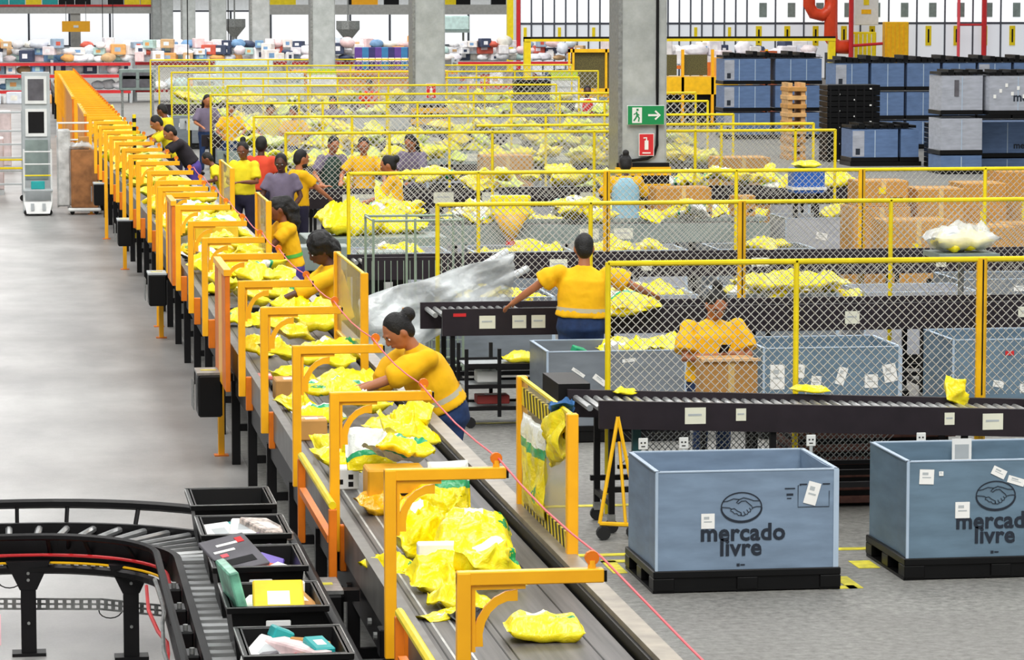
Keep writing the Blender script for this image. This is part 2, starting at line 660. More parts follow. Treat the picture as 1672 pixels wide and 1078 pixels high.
def ribbon(mb, pts, wd, y, m, closed=False, th=.002):
    """flat stroke in the XZ plane facing -Y"""
    P = [Vector((p[0], 0, p[1])) for p in pts]
    n = len(P)
    L = []
    for i in range(n):
        a = P[(i - 1) % n] if (closed or i > 0) else P[i]
        c = P[(i + 1) % n] if (closed or i < n - 1) else P[i]
        d = (c - a).normalized()
        q = Vector((-d.z, 0, d.x)) * wd / 2
        L.append((P[i] + q, P[i] - q))
    v, f = [], []
    for a, c in L:
        v += [(a.x, y, a.z), (c.x, y, c.z)]
    for i in range(n if closed else n - 1):
        j = (i + 1) % n
        f.append((2 * i, 2 * i + 1, 2 * j + 1, 2 * j))
    mb.add(v, f, m)


def text_obj(txt, size, m, parent, loc, weight=0.0, rot=(PI / 2, 0, 0), name='lettering', spacing=1.0):
    cu = bpy.data.curves.new('t', 'FONT')
    cu.body = txt
    cu.size = size
    cu.align_x = 'CENTER'
    cu.offset = weight
    cu.space_character = spacing
    cu.extrude = .001
    cu.resolution_u = 3
    tmp = bpy.data.objects.new('t', cu)
    WS.collection.objects.link(tmp)
    dg = work_graph()
    me = bpy.data.meshes.new_from_object(tmp.evaluated_get(dg))
    bpy.data.objects.remove(tmp)
    me.materials.clear()
    me.materials.append(m)
    return obj(name, me, parent, loc, rot)


# exit sign and extinguisher signs
ex = thing('exit_sign', 'green exit sign with running figure and right arrow on nearest column', 'sign', (8.93, 47.18, 2.18))
MB().bbox(-.27, .27, -.02, .0, -.14, .14, white_p, .006).build('backing', ex)
MB().box(-.262, .262, -.026, -.02, -.132, .132, green_m).build('green_face', ex)
b = MB().box(-.2, -.06, -.03, -.026, -.11, .11, white)
b.build('white_door', ex)
b = MB()
ribbon(b, [(-.14, .05), (-.13, 0.0), (-.15, -.04), (-.18, -.08)], .022, -.034, green_m)
ribbon(b, [(-.13, 0), (-.1, -.04), (-.11, -.09)], .02, -.0345, green_m)
ribbon(b, [(-.18, .01), (-.14, .03), (-.1, .0)], .016, -.035, green_m)
b.cbox((-.125, -.033, .078), (.03, .004, .03), green_m)
b.build('running_figure', ex)
b = MB()
ribbon(b, [(.03, 0), (.18, 0)], .028, -.03, white)
ribbon(b, [(.13, .06), (.2, 0), (.13, -.06)], .026, -.031, white)
b.build('arrow', ex)


def red_sign(loc, wd, h, label, s2=False):
    t = thing('extinguisher_sign', label, 'sign', loc)
    MB().box(-wd / 2 - .01, wd / 2 + .01, -.012, 0, -h / 2 - .01, h / 2 + .01, white).build('white_border', t)
    MB().box(-wd / 2, wd / 2, -.016, -.012, -h / 2, h / 2, red_s).build('red_face', t)
    b = MB()
    k = h / .3
    ribbon(b, [(0, -.07 * k), (0, .06 * k)], .055 * k, -.02, white)
    ribbon(b, [(-.045 * k, .095 * k), (.0, .1 * k), (.0, .05 * k)], .02 * k, -.021, white)
    b.build('extinguisher_symbol', t)
    MB().box(-wd * .3, wd * .3, -.021, -.017, -h * .42, -h * .36, white).build('text_line', t)
    return t


red_sign((8.94, 47.18, 1.76), .2, .3, 'red extinguisher sign below the green exit sign on nearest column')
red_sign((8.94, 72.04, 1.8), .2, .3, 'red extinguisher sign on the second column')
nb = thing('notice_board', 'lime and white notice board on the third column', 'sign', (8.85, 96.8, 1.45))
MB().box(-.42, .42, -.02, 0, -.24, .26, white).build('board', nb)
MB().box(-.42, .42, -.03, -.02, .1, .26, mat('lime', (190, 214, 40), .5)).build('lime_strip', nb)
for i in range(3):
    MB().box(-.3, .3 - .1 * i, -.024, -.02, -.02 - i * .07, .0 - i * .07, grey_l).build('text_line', nb)
nb = thing('wall_notice', 'white notice with small red symbol on the fourth column', 'sign', (8.83, 121.4, 1.5))
MB().box(-.26, .26, -.02, 0, -.3, .42, white).build('board', nb)
MB().box(-.13, .1, -.03, -.02, -.28, .05, red_s).build('red_patch', nb)
MB().box(-.04, .02, -.035, -.03, -.22, 0, white).build('symbol', nb)
MB().box(-.08, .04, -.03, -.02, .2, .32, red_s).build('red_dot', nb)
nb = thing('exit_sign', 'tiny green exit sign above a lime notice on the fifth column', 'sign', (8.95, 146.1, 1.45))
MB().box(-.3, .35, -.02, 0, 0, .32, green_m).build('green_face', nb)
MB().box(-.2, -.08, -.03, -.02, .06, .26, white).build('white_door', nb)
MB().box(.05, .25, -.03, -.02, .12, .2, white).build('arrow', nb)
MB().box(-.36, .4, -.02, 0, -.2, -.06, mat('lime', (190, 214, 40), .5)).build('lime_strip', nb)

# ------------------------------------------------------------------ main belt conveyor
BZ = .92
cv = thing('belt_conveyor', 'long dark belt conveyor running from the foreground to the back of the hall', 'conveyor', (0, 0, 0))


def bendx(y):
    return 0.0 if y < 42 else -(min(y, 60) - 42) * .012 - max(0, y - 60) * .0055


def strip(mb, x0, x1, z0, z1, m, ya=8.0, yb=112.0):
    """a long box that follows the slight bend of the line"""
    ys = [ya] + [y for y in (42, 60, 80, 95) if ya < y < yb] + [yb]
    v, f = [], []
    for y in ys:
        k = bendx(y)
        v += [(x0 + k, y, z0), (x1 + k, y, z0), (x1 + k, y, z1), (x0 + k, y, z1)]
    n = len(ys)
    for i in range(n - 1):
        for j in range(4):
            f.append((i * 4 + j, (i + 1) * 4 + j, (i + 1) * 4 + (j + 1) % 4, i * 4 + (j + 1) % 4))
    f += [(0, 1, 2, 3), tuple((n - 1) * 4 + q for q in (3, 2, 1, 0))]
    mb.add(v, f, m)


frame_m = mat('grey_side_frame', (112, 110, 106), .45, .2, var=.15)
for nm, x0, x1, z0, z1, m in (('belt', 1.88, 2.76, .88, BZ, beltm), ('side_frame', 1.80, 1.86, .78, .99, frame_m), ('lower_frame', 1.81, 1.86, .60, .78, black_m), ('slider_plate', 1.86, 1.88, .86, .94, steel),
                              ('side_frame', 2.78, 2.84, .66, .97, black_m), ('edge_cap', 2.80, 2.90, .97, 1.0, mat('worn_edge_steel', (150, 140, 124), .4, .3, var=.2)),
                              ('return_belt', 1.92, 2.74, .60, .64, beltm)):
    b = MB()
    strip(b, x0, x1, z0, z1, m)
    b.build(nm, cv)
for x0 in (1.955, 2.045):
    b = MB()
    strip(b, x0, x0 + .012, BZ, BZ + .0015, mat('worn_white_line', (190, 190, 186), .6, var=.2), 8, 21)
    b.build('belt_line', cv)
for x0 in (1.925, 2.2, 2.24, 2.62):
    b = MB()
    strip(b, x0, x0 + .008, BZ, BZ + .0015, black_m, 8, 40)
    b.build('belt_seam', cv)
y = 10.4
while y < 110:
    k = bendx(y)
    for x in (1.82, 2.77):
        MB().bar((x + k, y, 0), (x + k, y, .7), .035, black_m, 4).build('leg', cv)
    if y < 60:
        MB().box(1.84 + k, 2.76 + k, y - .02, y + .02, .28, .34, black_m).build('cross_brace', cv)
    y += 1.95 if y < 60 else 4
for y in (12.0, 16.3, 20.1, 24.3, 29, 34):
    MB().bar((1.9, y, .55), (2.75, y, .55), .05, steel, 10).build('return_roller', cv)
for yy in (13.6, 16.1, 18.6):
    MB().bbox(1.74, 1.80, yy, yy + .12, .7, .84, black_m).build('sensor_box', cv)


for (yy, L_) in ((14.2, 1.1), (16.2, .9)):
    du = MB().bbox(1.86, 2.3, yy, yy + L_, .02, .56, black_m, .02).build('drive_unit', cv)
    for q in range(4):
        MB().bar((1.84, yy + .15 + q * .2, .18 + .1 * (q % 2)), (1.87, yy + .15 + q * .2, .18 + .1 * (q % 2)), .018, steel, 8).build('bolt', du)
    MB().path([(1.84, yy + .1 + t_ * .08, .45 + .05 * math.sin(t_ * 1.2)) for t_ in range(11)], .012, black_p, 6).build('cable', du)
for i in range(8):
    MB().bar((1.79, 15.0 + i * .28, .70 + .02 * (i % 3)), (1.77, 15.0 + i * .28, .70 + .02 * (i % 3)), .02, steel, 8).build('bolt', cv)
# overhead gates along the belt
def gate_proto(long=False):
    t = thing('overhead_gate', 'x', 'gate')
    zb = .0 if long else -.89
    if long:
        zb = -1.72
    MB().bbox(-.027, .027, -.027, .027, zb, 0.0, orange, .004).build('post', t)
    MB().bbox(-.027, .545, -.025, .025, -.05, .004, orange, .004).build('arm', t)
    b = MB()
    pts = [(.03 + .2 * (1 - math.cos(a)) * .9 + 0, -.29 + .2 * math.sin(a) * 1.1) for a in [i * PI / 2 / 6 for i in range(7)]]
    v, f = [], []
    for i, (x, z) in enumerate(pts):
        dx = .045
        v += [(x, -.008, z), (x + dx * (1 - i / 6), -.008, z - dx * i / 6), (x, .008, z), (x + dx * (1 - i / 6), .008, z - dx * i / 6)]
    for i in range(6):
        a, c = i * 4, (i + 1) * 4
        f += [(a, a + 1, c + 1, c), (a + 2, c + 2, c + 3, a + 3), (a, c, c + 2, a + 2), (a + 1, a + 3, c + 3, c + 1)]
    b.add(v, f, orange)
    b.box(.03, .045, -.012, .012, -.31, -.05, orange).box(.03, .24, -.012, .012, -.068, -.052, orange)
    b.build('gusset', t)
    MB().bar((.5, 0, 0), (.5, 0, .035), .016, orange, 10).bar((.5, -.012, .045), (.5, .012, .045), .028, orange_d, 12).build('cord_ring', t)
    MB().box(.545, .556, -.022, .022, -.047, -.003, black_p).build('end_cap', t)
    if not long:
        MB().bbox(.028, .09, -.03, .03, -1.0, -.74, orange_d, .005).build('mount_plate', t)
        MB().bar((.1, -.02, -.86), (.13, -.02, -.86), .014, steel, 6).build('bolt', t)
        MB().bar((.1, .02, -.86), (.13, .02, -.86), .014, steel, 6).build('bolt', t)
    else:
        MB().box(-.06, .06, -.06, .06, -1.72, -1.71, orange_d).build('foot_plate', t)
    return t


ordn = ['nearest', 'second', 'third', 'fourth', 'fifth', 'sixth']
desc = ['nearest orange overhead gate, arm across the belt above one flat yellow mailer',
        'second orange overhead gate back, its arm in front of the upright white-topped mailer',
        'third orange overhead gate back, arm in front of the woman with the hair bun',
        'fourth orange overhead gate back, arm ending left of the leaning woman with the bun',
        'fifth orange overhead gate back, arm in front of the curly-haired worker\'s hip',
        'sixth orange overhead gate back, arm touching the curly-haired worker\'s forearm']
gy = [12.65, 15.45, 18.5, 21.0, 23.6, 25.8, 28.5, 30.4, 32.6, 35.1, 37.3, 39.7, 41.9]
gx = [1.69, 1.72, 1.75, 1.75, 1.74, 1.73, 1.73, 1.71, 1.70, 1.70, 1.70, 1.69, 1.68]
g0 = gate_proto()
gL = gate_proto(True)
used = [False, False]


def place_gate(x, y, long, label, group=None):
    p = gL if long else g0
    if not used[long]:
        used[long] = True
        o = p
        o.location = (x, y, 1.72)
        o['label'] = label
        if group:
            o['group'] = group
        return o
    return copy_tree(p, (x, y, 1.72), None, label, group)


for i, (x, y) in enumerate(zip(gx, gy)):
    lg = i in (6,)
    if i < 6:
        place_gate(x, y, lg, desc[i])
    elif i == 6:
        place_gate(x, y, lg, 'orange overhead gate standing on the floor beside a black motor box, seventh back')
    else:
        place_gate(x, y, i == 11, 'orange overhead gate between the ponytailed worker and the floor-standing seventh gate' if i < 9 else 'orange overhead gate over the belt beyond the ponytailed worker',
                   'gates seven to nine back' if i < 9 else 'orange gates in the middle distance')
for y in (38.4, 44.2, 46.1, 48.0, 50, 52, 54, 56, 58):
    place_gate(1.66 - max(0, y - 42) * .015, y, y in (38.4, 48.0, 54), 'orange overhead gate over the belt beyond the ponytailed worker', 'orange gates in the middle distance')
y = 60.0
while y < 96:
    place_gate(1.38 - (y - 60) * .004, y, int(y) % 2 == 0, 'orange gate in the dense far row at the far end of the belt', 'orange gates at the far end of the belt')
    y += 1.25
hz = thing('hazard_post', 'upright post with black and yellow bands beside the far belt, left of the black T-shirt', 'post', (1.92, 53.5, 0))
MB().bar((0, 0, 0), (0, 0, 2.0), .03, yellow, 8).build('post', hz)
for i in range(9):
    MB().bar((0, 0, .8 + i * .135), (0, 0, .86 + i * .135), .034, black_p, 8).build('black_band', hz)
MB().box(-.1, .1, -.1, .1, 0, .02, black_m).build('foot_plate', hz)
# broad orange guard plates beside clustered posts
for (y0, y1, z0, lb) in ((27.0, 28.4, .72, 'broad orange guard plate beside the belt at the seventh gate'), (36.0, 37.1, .8, 'broad orange guard plate beside the belt beyond the seventh gate'),
                         (62, 68, .3, 'long orange guard plate low beside the far belt'), (72, 92, .2, 'longest orange guard plate at the far end of the belt')):
    k = bendx((y0 + y1) / 2) if y0 < 60 else -.36 - (y0 - 62) * .004
    t = thing('guard_plate', lb, 'guard', (1.70 + k, y0, 0))
    n = max(3, int((y1 - y0) / .35))
    for i in range(n):
        yy = (y1 - y0) * i / n
        MB().bbox(-.02, .02, yy + .01, yy + (y1 - y0) / n - .01, z0 if y0 < 60 else z0, 1.70, orange if i % 2 else orange_d, .004).build('slat', t)
    MB().box(-.03, .03, 0, y1 - y0, 1.66, 1.71, orange).build('top_rail', t)

# emergency pull cord through the rings
pts = []
ys = [6.0] + gy + [43.0]
for i in range(len(ys) - 1):
    a, c = ys[i], ys[i + 1]
    for j in range(4):
        t_ = j / 4
        pts.append((2.23 + bendx(a + (c - a) * t_), a + (c - a) * t_, 1.765 - .03 * math.sin(PI * t_)))
o = MB().path(pts, .0045, cordm, 6).build('pull_cord')
tag(o, 'pink-red emergency cord strung through the gate rings along the belt', 'cord')


def handrail(y0, y1, label):
    t = thing('guard_rail', label, 'rail', (1.70, 0, 0))
    MB().bar((0, y0, 1.15), (0, y1, 1.15), .022, yellow, 8).build('top_tube', t)
    for y in (y0, y1):
        MB().bbox(-.022, .022, y - .022, y + .022, .62, 1.13, orange_d, .004).build('post', t)
    MB().bar((0, y0 + .1, .95), (0, y1 - .1, .95), .02, orange_d, 4).build('lower_tube', t)


handrail(18.1, 20.1, 'yellow topped guard rail between the third and fourth gates')
handrail(12.9, 14.9, 'yellow topped guard rail between the first and second gates')


# motor boxes hanging on the left side
def motor_box(y, label, near=False):
    t = thing('motor_box', label, 'motor', (1.60 + bendx(y), y, 0))
    MB().bbox(-.10, .10, -.22, .22, .42, .77, black_p, .015).build('housing', t)
    MB().box(-.11, .10, -.21, .21, .77, .79, steel if near else grey_l).build('lid', t)
    MB().box(-.07, .06, -.03, .03, .79, .793, tape_y).build('warning_label', t)
    for i in range(6):
        MB().box(-.14, -.13, -.18 + i * .06, -.15 + i * .06, .48, .72, steel).build('cooling_fin', t)
    MB().box(.1, .2, -.05, .05, .7, .76, black_m).build('hanger_bracket', t)
    return t


motor_box(17.7, 'black motor box with a steel lid beside the fourth black tote', True)
motor_box(28.0, 'black motor box left of the belt by the floor-standing gate', True)
motor_box(38.0, 'smaller black motor box left of the belt, second behind the floor-standing gate')
motor_box(47.0, 'distant black motor box left of the belt, third behind the floor-standing gate')
motor_box(56.0, 'farthest black motor box, beside the brown-boxed trolley')


# clear side guards on the right of the belt
def side_guard(y0, y1, z0, z1, label, stripes=True, x=2.88):
    t = thing('side_guard', label, 'guard', (x, 0, 0))
    MB().bbox(-.03, .03, y0 - .03, y0 + .03, z0 - .25, z1 + .02, orange, .005).build('post', t)
    MB().bbox(-.03, .03, y1 - .03, y1 + .03, z0 - .25, z1 + .02, orange, .005).build('post', t)
    MB().box(-.006, .006, y0 + .03, y1 - .03, z0, z1, acrylic).build('clear_panel', t)
    MB().bar((0, y0, z1 + .01), (0, y1, z1 + .01), .014, yellow, 6).build('top_edge', t)
    MB().bar((0, y0, z0), (0, y1, z0), .02, yellow_d, 6).build('bottom_edge', t)
    if stripes:
        for zc in (z1 - .09, z0 + .06):
            n = 14
            MB().box(-.009, .009, y0 + .04, y1 - .04, zc - .05, zc + .05, yellow).build('hazard_tape', t)
            for i in range(n):
                yy = y0 + .06 + (y1 - y0 - .16) * i / n
                v = [(-.0105, yy, zc - .05), (-.0105, yy + .05, zc - .05), (-.0105, yy + .1, zc + .05), (-.0105, yy + .05, zc + .05)]
                v2 = [(.0105, *p[1:]) for p in v]
                MB().add(v + v2, [(3, 2, 1, 0), (4, 5, 6, 7), (0, 1, 5, 4), (2, 3, 7, 6)], black_m).build('hazard_stripe', t)
    return t


side_guard(17.25, 19.0, .98, 1.72, 'clear side guard with hazard tape, nearest, hung with yellow bags')
side_guard(26.2, 28.4, 1.06, 1.72, 'clear side guard between orange posts in front of the curly-haired worker', False, 2.72)
side_guard(35.7, 37.3, 1.05, 1.70, 'clear side guard between orange posts beside the ponytailed worker', False, 2.69)
side_guard(42.4, 44.6, 1.05, 1.70, 'farthest clear side guard, left of the worker in lemon shirt', False, 2.74)

# ------------------------------------------------------------------ roller conveyor with totes, lower left
rc = thing('roller_conveyor', 'black roller conveyor curving in from the left under the black totes', 'conveyor', (0, 0, 0))
RZ = .62


def arc(cx, cy, r, a0, a1, z, n=14):
    return [(cx + r * math.cos(a0 + (a1 - a0) * i / n), cy + r * math.sin(a0 + (a1 - a0) * i / n), z) for i in range(n + 1)]


CX, CY = .05, 19.2


def lane(r, z):
    return [(CX + r, 9.0, z), (CX + r, 14, z)] + arc(CX, CY, r, 0, PI / 2, z) + [(-4.0, CY + r, z)]


def vrail(r, z0, z1, th, m, name):
    P = lane(r, 0)
    v, f = [], []
    for i, p in enumerate(P):
        p = Vector(p)
        a, c = Vector(P[max(0, i - 1)]), Vector(P[min(len(P) - 1, i + 1)])
        d = (c - a).normalized()
        q = Vector((-d.y, d.x, 0)) * th / 2
        for s in (1, -1):
            for z in (z0, z1):
                v.append((p.x + q.x * s, p.y + q.y * s, z))
    for i in range(len(P) - 1):
        a, c = i * 4, i * 4 + 4
        f += [(a, a + 1, c + 1, c), (a + 2, c + 2, c + 3, a + 3), (a + 1, a + 3, c + 3, c + 1), (a, c, c + 2, a + 2)]
    return MB().add(v, f, m).build(name, rc)


vrail(.86, .54, .70, .04, black_m, 'side_rail')
vrail(1.40, .54, .70, .04, black_m, 'side_rail')
for r, z, rr, m, nm in ((.74, .72, .022, black_m, 'guard_tube'), (1.52, .80, .03, black_m, 'guard_tube'), (.80, .60, .01, red_m, 'red_cable'), (.79, .555, .008, yellow_d, 'yellow_cable'),
                        (.77, .52, .028, black_p, 'cable_hose')):
    MB().path(lane(r, z), rr, m, 6).build(nm, rc)
# rollers
rp = MB().bar((-.255, 0, 0), (.255, 0, 0), .022, roller_m, 8).mesh('roller')
for i in range(40):
    obj('roller', rp, rc, (CX + 1.13, 12.0 + i * .18, RZ + .045))
for i in range(13):
    a = PI / 2 * (i + .5) / 13
    obj('roller', rp, rc, (CX + 1.13 * math.cos(a), CY + 1.13 * math.sin(a), RZ + .045), (0, 0, a))
for i in range(16):
    obj('roller', rp, rc, (CX - .1 - i * .19, CY + 1.13, RZ + .045), (0, 0, PI / 2))
# brackets between guard tube and rail
for x in (-2.4, -1.5, -.7, 0.0):
    MB().bar((x, CY + 1.52, .8), (x, CY + 1.42, .58), .014, black_m, 6).build('bracket', rc)
    MB().bar((x + .3, CY + .74, .72), (x + .3, CY + .86, .58), .014, black_m, 6).build('bracket', rc)
for a in (.3, .7, 1.1, 1.4):
    ca, sa = math.cos(a), math.sin(a)
    MB().bar((CX + 1.52 * ca, CY + 1.52 * sa, .8), (CX + 1.42 * ca, CY + 1.42 * sa, .58), .014, black_m, 6).build('bracket', rc)
    MB().bar((CX + .74 * ca, CY + .74 * sa, .72), (CX + .86 * ca, CY + .86 * sa, .58), .014, black_m, 6).build('bracket', rc)
# legs: pairs with a gusset head and a foot plate
for (x, y) in ((.06, 20.0), (.66, 19.8), (-.9, 20.0), (.93, 17.9), (.93, 15.6), (1.45, 18.2), (1.45, 15.6), (1.45, 20.2)):
    b = MB().box(x - .045, x + .045, y - .05, y + .05, .02, .56, black_m)
    b.build('leg', rc)
    v = [(x - .13, y - .055, .57), (x + .13, y - .055, .57), (x + .05, y - .055, .40), (x - .05, y - .055, .40)]
    v2 = [(p[0], y + .055, p[2]) for p in v]
    MB().add(v + v2, [(0, 1, 2, 3)[::-1], (4, 5, 6, 7), (0, 1, 5, 4), (1, 2, 6, 5), (2, 3, 7, 6), (3, 0, 4, 7)], black_m).build('gusset_head', rc)
    MB().box(x - .1, x + .1, y - .07, y + .07, 0, .02, black_m).build('foot_plate', rc)
    for z in (.5, .46, .2):
        MB().bar((x, y - .06, z), (x, y - .05, z), .01, steel, 6).build('bolt', rc)
# perforated cable trays
for z, yy in ((.47, 20.35), (.24, 20.25)):
    tr = MB()
    P = [(-4, yy)] + [(-.2 + .0, yy), (.5, yy - .12), (1.0, yy - .5)]
    for i in range(len(P) - 1):
        (x0, y0), (x1, y1) = P[i], P[i + 1]
        for dz in (0, .03, .06):
            tr.bar((x0, y0, z + dz), (x1, y1, z + dz), .006, steel, 4)
        n = int(math.hypot(x1 - x0, y1 - y0) / .05)
        for k in range(n):
            u = (k + .5) / n
            px, py = x0 + (x1 - x0) * u, y0 + (y1 - y0) * u
            tr.box(px - .012, px + .012, py - .006, py + .006, z, z + .06, steel if z < .3 else black_m)
    tr.build('cable_tray', rc)
for i, x in enumerate((-.05, .55, -1.3)):
    MB().path([(x + .07 * math.cos(t), 20.2, (.42 if i < 1 else .22) + .05 * math.sin(t)) for t in [PI + PI * k / 8 for k in range(9)]], .004, black_p, 5).build('cable_loop', rc)
# pneumatics cluster along the straight lane
for i in range(9):
    y = 13.2 + i * .62
    MB().bbox(.80, .88, y, y + .2, .58, .70, black_p, .01).build('valve_block', rc)
    MB().bar((.84, y + .05, .70), (.84, y + .05, .73), .014, steel, 8).build('fitting', rc)
MB().path([(.76 + .03 * math.sin(i * 1.1), 12 + i * .5, .6 + .04 * math.cos(i * 1.7)) for i in range(15)], .012, steel, 6).build('air_hose', rc)
MB().path([(.74 + .03 * math.sin(i * 1.3), 12 + i * .5, .54 + .04 * math.cos(i * 1.3)) for i in range(15)], .011, red_m, 6).build('red_hose', rc)
# slim red ladder-like post at the far left
rp_ = thing('signal_post', 'thin pale red post with a pink tag at the left edge', 'post', (-.2, 19.3, 0))
MB().bar((0, 0, 0), (0, 0, .55), .012, cordm, 6).bar((.06, 0, 0), (.06, 0, .5), .012, cordm, 6).build('post', rp_)
MB().box(-.06, .1, -.02, -.014, .2, .38, mat('pink_tag', (236, 190, 196), .6)).build('tag', rp_)


def tote(x, y, label):
    t = thing('black_tote', label, 'tote', (x, y, RZ + .068))
    Wd, L, H, th = .23, .33, .27, .015
    b = MB()

    def ring(z, k):
        return [(-Wd * k, -L * k, z), (Wd * k, -L * k, z), (Wd * k, L * k, z), (-Wd * k, L * k, z)]
    o0, o1, i1, i0 = ring(0, .86), ring(H, 1.0), ring(H, .93), ring(.02, .80)
    v = o0 + o1 + i1 + i0
    f = [(3, 2, 1, 0), (12, 13, 14, 15)]
    for k in range(3):
        for j in range(4):
            f.append((k * 4 + j, k * 4 + (j + 1) % 4, k * 4 + 4 + (j + 1) % 4, k * 4 + 4 + j))
    b.add(v, f, black_p)
    b.build('tub', t)
    r = MB()
    for (x0, x1, y0, y1) in ((-Wd - .02, Wd + .02, -L - .02, -L + .012), (-Wd - .02, Wd + .02, L - .012, L + .02), (-Wd - .02, -Wd + .012, -L, L), (Wd - .012, Wd + .02, -L, L)):
        r.bbox(x0, x1, y0, y1, H - .03, H, black_p, .004)
    r.build('rim', t)
    e = MB()
    for (x0, x1, y0, y1) in ((-Wd - .022, Wd + .022, -L - .023, -L - .016), (-Wd - .022, Wd + .022, L + .016, L + .023), (-Wd - .023, -Wd - .017, -L, L), (Wd + .017, Wd + .023, -L, L)):
        e.box(x0, x1, y0, y1, H - .001, H + .003, steel)
    e.build('worn_edge', t)
    for s in (-1, 1):
        MB().bbox(-.06, .06, s * L - .004 - .018, s * L + .004 + (.0 if s > 0 else -.022) + .0, H - .1, H - .065, white_p, .004).build('handle_opening', t)
    return t


tp = [(1.25, 19.8, 'black tote farthest back, nearly empty with a hand-held strip inside'),
      (1.25, 18.72, 'second black tote from the back, filled with white packages'),
      (1.25, 17.66, 'middle black tote, holding a grey booklet and an orange and purple parcel'),
      (1.25, 16.5, 'second nearest black tote, holding a yellow box and a green bag'),
      (1.25, 15.3, 'nearest black tote at the bottom edge, filled with white and teal parcels')]
for x, y, lb in tp:
    tote(x, y, lb)


def parcel(x, y, z, sx, sy, sz, m, label, cat='parcel', rot=(0, 0, 0), group=None, nm='parcel', tapem=None, lab=True):
    o = MB().bbox(-sx / 2, sx / 2, -sy / 2, sy / 2, 0, sz, m, min(.008, sz * .2)).build(nm, None)
    o.location = (x, y, z)
    o.rotation_euler = rot
    tag(o, label, cat, group)
    if lab:
        MB().box(-sx * .22, sx * .22, -sy * .25, sy * .15, sz, sz + .0015, white if m is not white else grey_l).build('address_label', o)
    if tapem:
        MB().box(-sx / 2 - .001, sx / 2 + .001, -.03, .03, sz - .001, sz + .0012, tapem).build('tape', o)
    return o


TZ = RZ + .13
pastel = mat('pale_green_film', (120, 190, 160), .4, var=.4, scale=9)
purp = mat('violet_card', (92, 66, 170), .5)
orng = mat('orange_red_card', (230, 84, 30), .5)
dkgrey = mat('dark_grey_card', (92, 90, 96), .5, var=.2)
parcel(1.25, 19.75, TZ + .1, .05, .34, .04, black_p, 'black strip lying in the farthest tote', 'strip', (0, .1, .5), lab=False, nm='strap')
parcel(1.16, 19.72, TZ + .06, .12, .3, .05, grey_l, 'pale grey package in the farthest tote', rot=(0, 0, .2))
for i, (dx, dy, a, m, lb) in enumerate(((-.12, .05, .1, white, 'white flat package at the left of the second tote'), (.02, .08, -.1, white, 'white package with teal tape in the second tote'),
                                        (.13, -.02, .3, mat('patterned_film', (206, 190, 180), .4, var=.6, scale=22), 'patterned package at the right of the second tote'))):
    parcel(1.25 + dx, 18.72 + dy, TZ + .12 + i * .02, .17, .42, .05, m, lb, rot=(.05, .1 * (i - 1), a))
parcel(1.13, 17.62, TZ + .22, .26, .34, .02, dkgrey, 'dark grey booklet leaning out of the middle tote', 'booklet', (.35, -.15, .35), lab=False, nm='booklet')
bk = bpy.data.objects['booklet']
MB().box(-.1, .08, -.12, -.06, .02, .022, black_p).box(-.1, .02, .02, .04, .02, .022, white).box(-.06, .06, .08, .1, .02, .022, white).build('printed_lines', bk)
MB().box(.06, .1, .08, .13, .02, .023, red_m).build('red_mark', bk)
MB().box(-.08, -.04, -.03, .0, .02, .023, cordm).build('red_mark', bk)
parcel(1.2, 17.5, TZ + .12, .22, .3, .04, orng, 'orange red parcel in the middle tote', rot=(.2, .1, -.35))
parcel(1.31, 17.66, TZ + .1, .14, .42, .05, purp, 'violet parcel in the middle tote', rot=(.15, .3, -.1))
parcel(1.08, 16.42, TZ + .12, .05, .42, .26, pastel, 'green and blue film bag standing in the second nearest tote', rot=(0, -.25, .1), nm='film_bag', lab=False)
parcel(1.27, 16.4, TZ + .1, .25, .36, .13, mat('yellow_card', (250, 206, 0), .5), 'yellow box with black print in the second nearest tote', rot=(.3, 0, -.05), nm='yellow_box')
MB().box(-.1, .0, -.181, -.18, .02, .035, black_p).box(.02, .06, -.181, -.18, .02, .05, black_p).build('black_print', bpy.data.objects['yellow_box'])
parcel(1.38, 16.58, TZ + .12, .13, .3, .06, card, 'small brown parcel with white slip in the second nearest tote', rot=(.1, .1, .2))
parcel(1.3, 16.74, TZ + .17, .26, .05, .06, white, 'crinkled white strip at the back of the second nearest tote', rot=(0, 0, -.1), lab=False)
for (px, py, sx, sy, m, lb) in ((1.14, 18.95, .12, .14, teal, 'teal strip at the back of the second tote'), (1.36, 18.5, .1, .2, mat('violet_grey_film', (130, 110, 140), .4), 'violet grey packet at the right of the second tote'),
                                (1.4, 17.5, .08, .2, white, 'white slip at the right of the middle tote'), (1.17, 16.6, .12, .2, white, 'white packet between the green bag and the yellow box'),
                                (1.1, 15.15, .1, .16, dkgrey, 'dark packet at the front left of the nearest tote'), (1.3, 15.08, .08, .12, mat('lime_packet', (150, 210, 70), .5), 'lime packet at the front of the nearest tote'),
                                (1.24, 15.12, .06, .1, red_m, 'small red packet at the front of the nearest tote')):
    parcel(px, py, TZ + .12, sx, sy, .05, m, lb, rot=(.15, -.2, px * 5), nm='packet', lab=False)
parcel(1.14, 15.3, TZ + .12, .2, .36, .05, white, 'white flat package in the nearest tote', rot=(.1, .25, -.3))
parcel(1.27, 15.25, TZ + .14, .12, .4, .06, mat('pink_white_film', (240, 206, 206), .4, var=.3), 'pinkish package in the nearest tote', rot=(0, 0, .5))
parcel(1.36, 15.2, TZ + .12, .1, .2, .1, teal, 'teal parcel at the right of the nearest tote', rot=(.1, 0, .2))
parcel(1.33, 15.36, TZ + .14, .12, .16, .06, card, 'little brown parcel beside the teal one in the nearest tote', rot=(0, .2, .8))
parcel(1.2, 15.5, TZ + .17, .1, .1, .06, teal, 'teal scrap at the back of the nearest tote', rot=(0, .4, .2), lab=False)


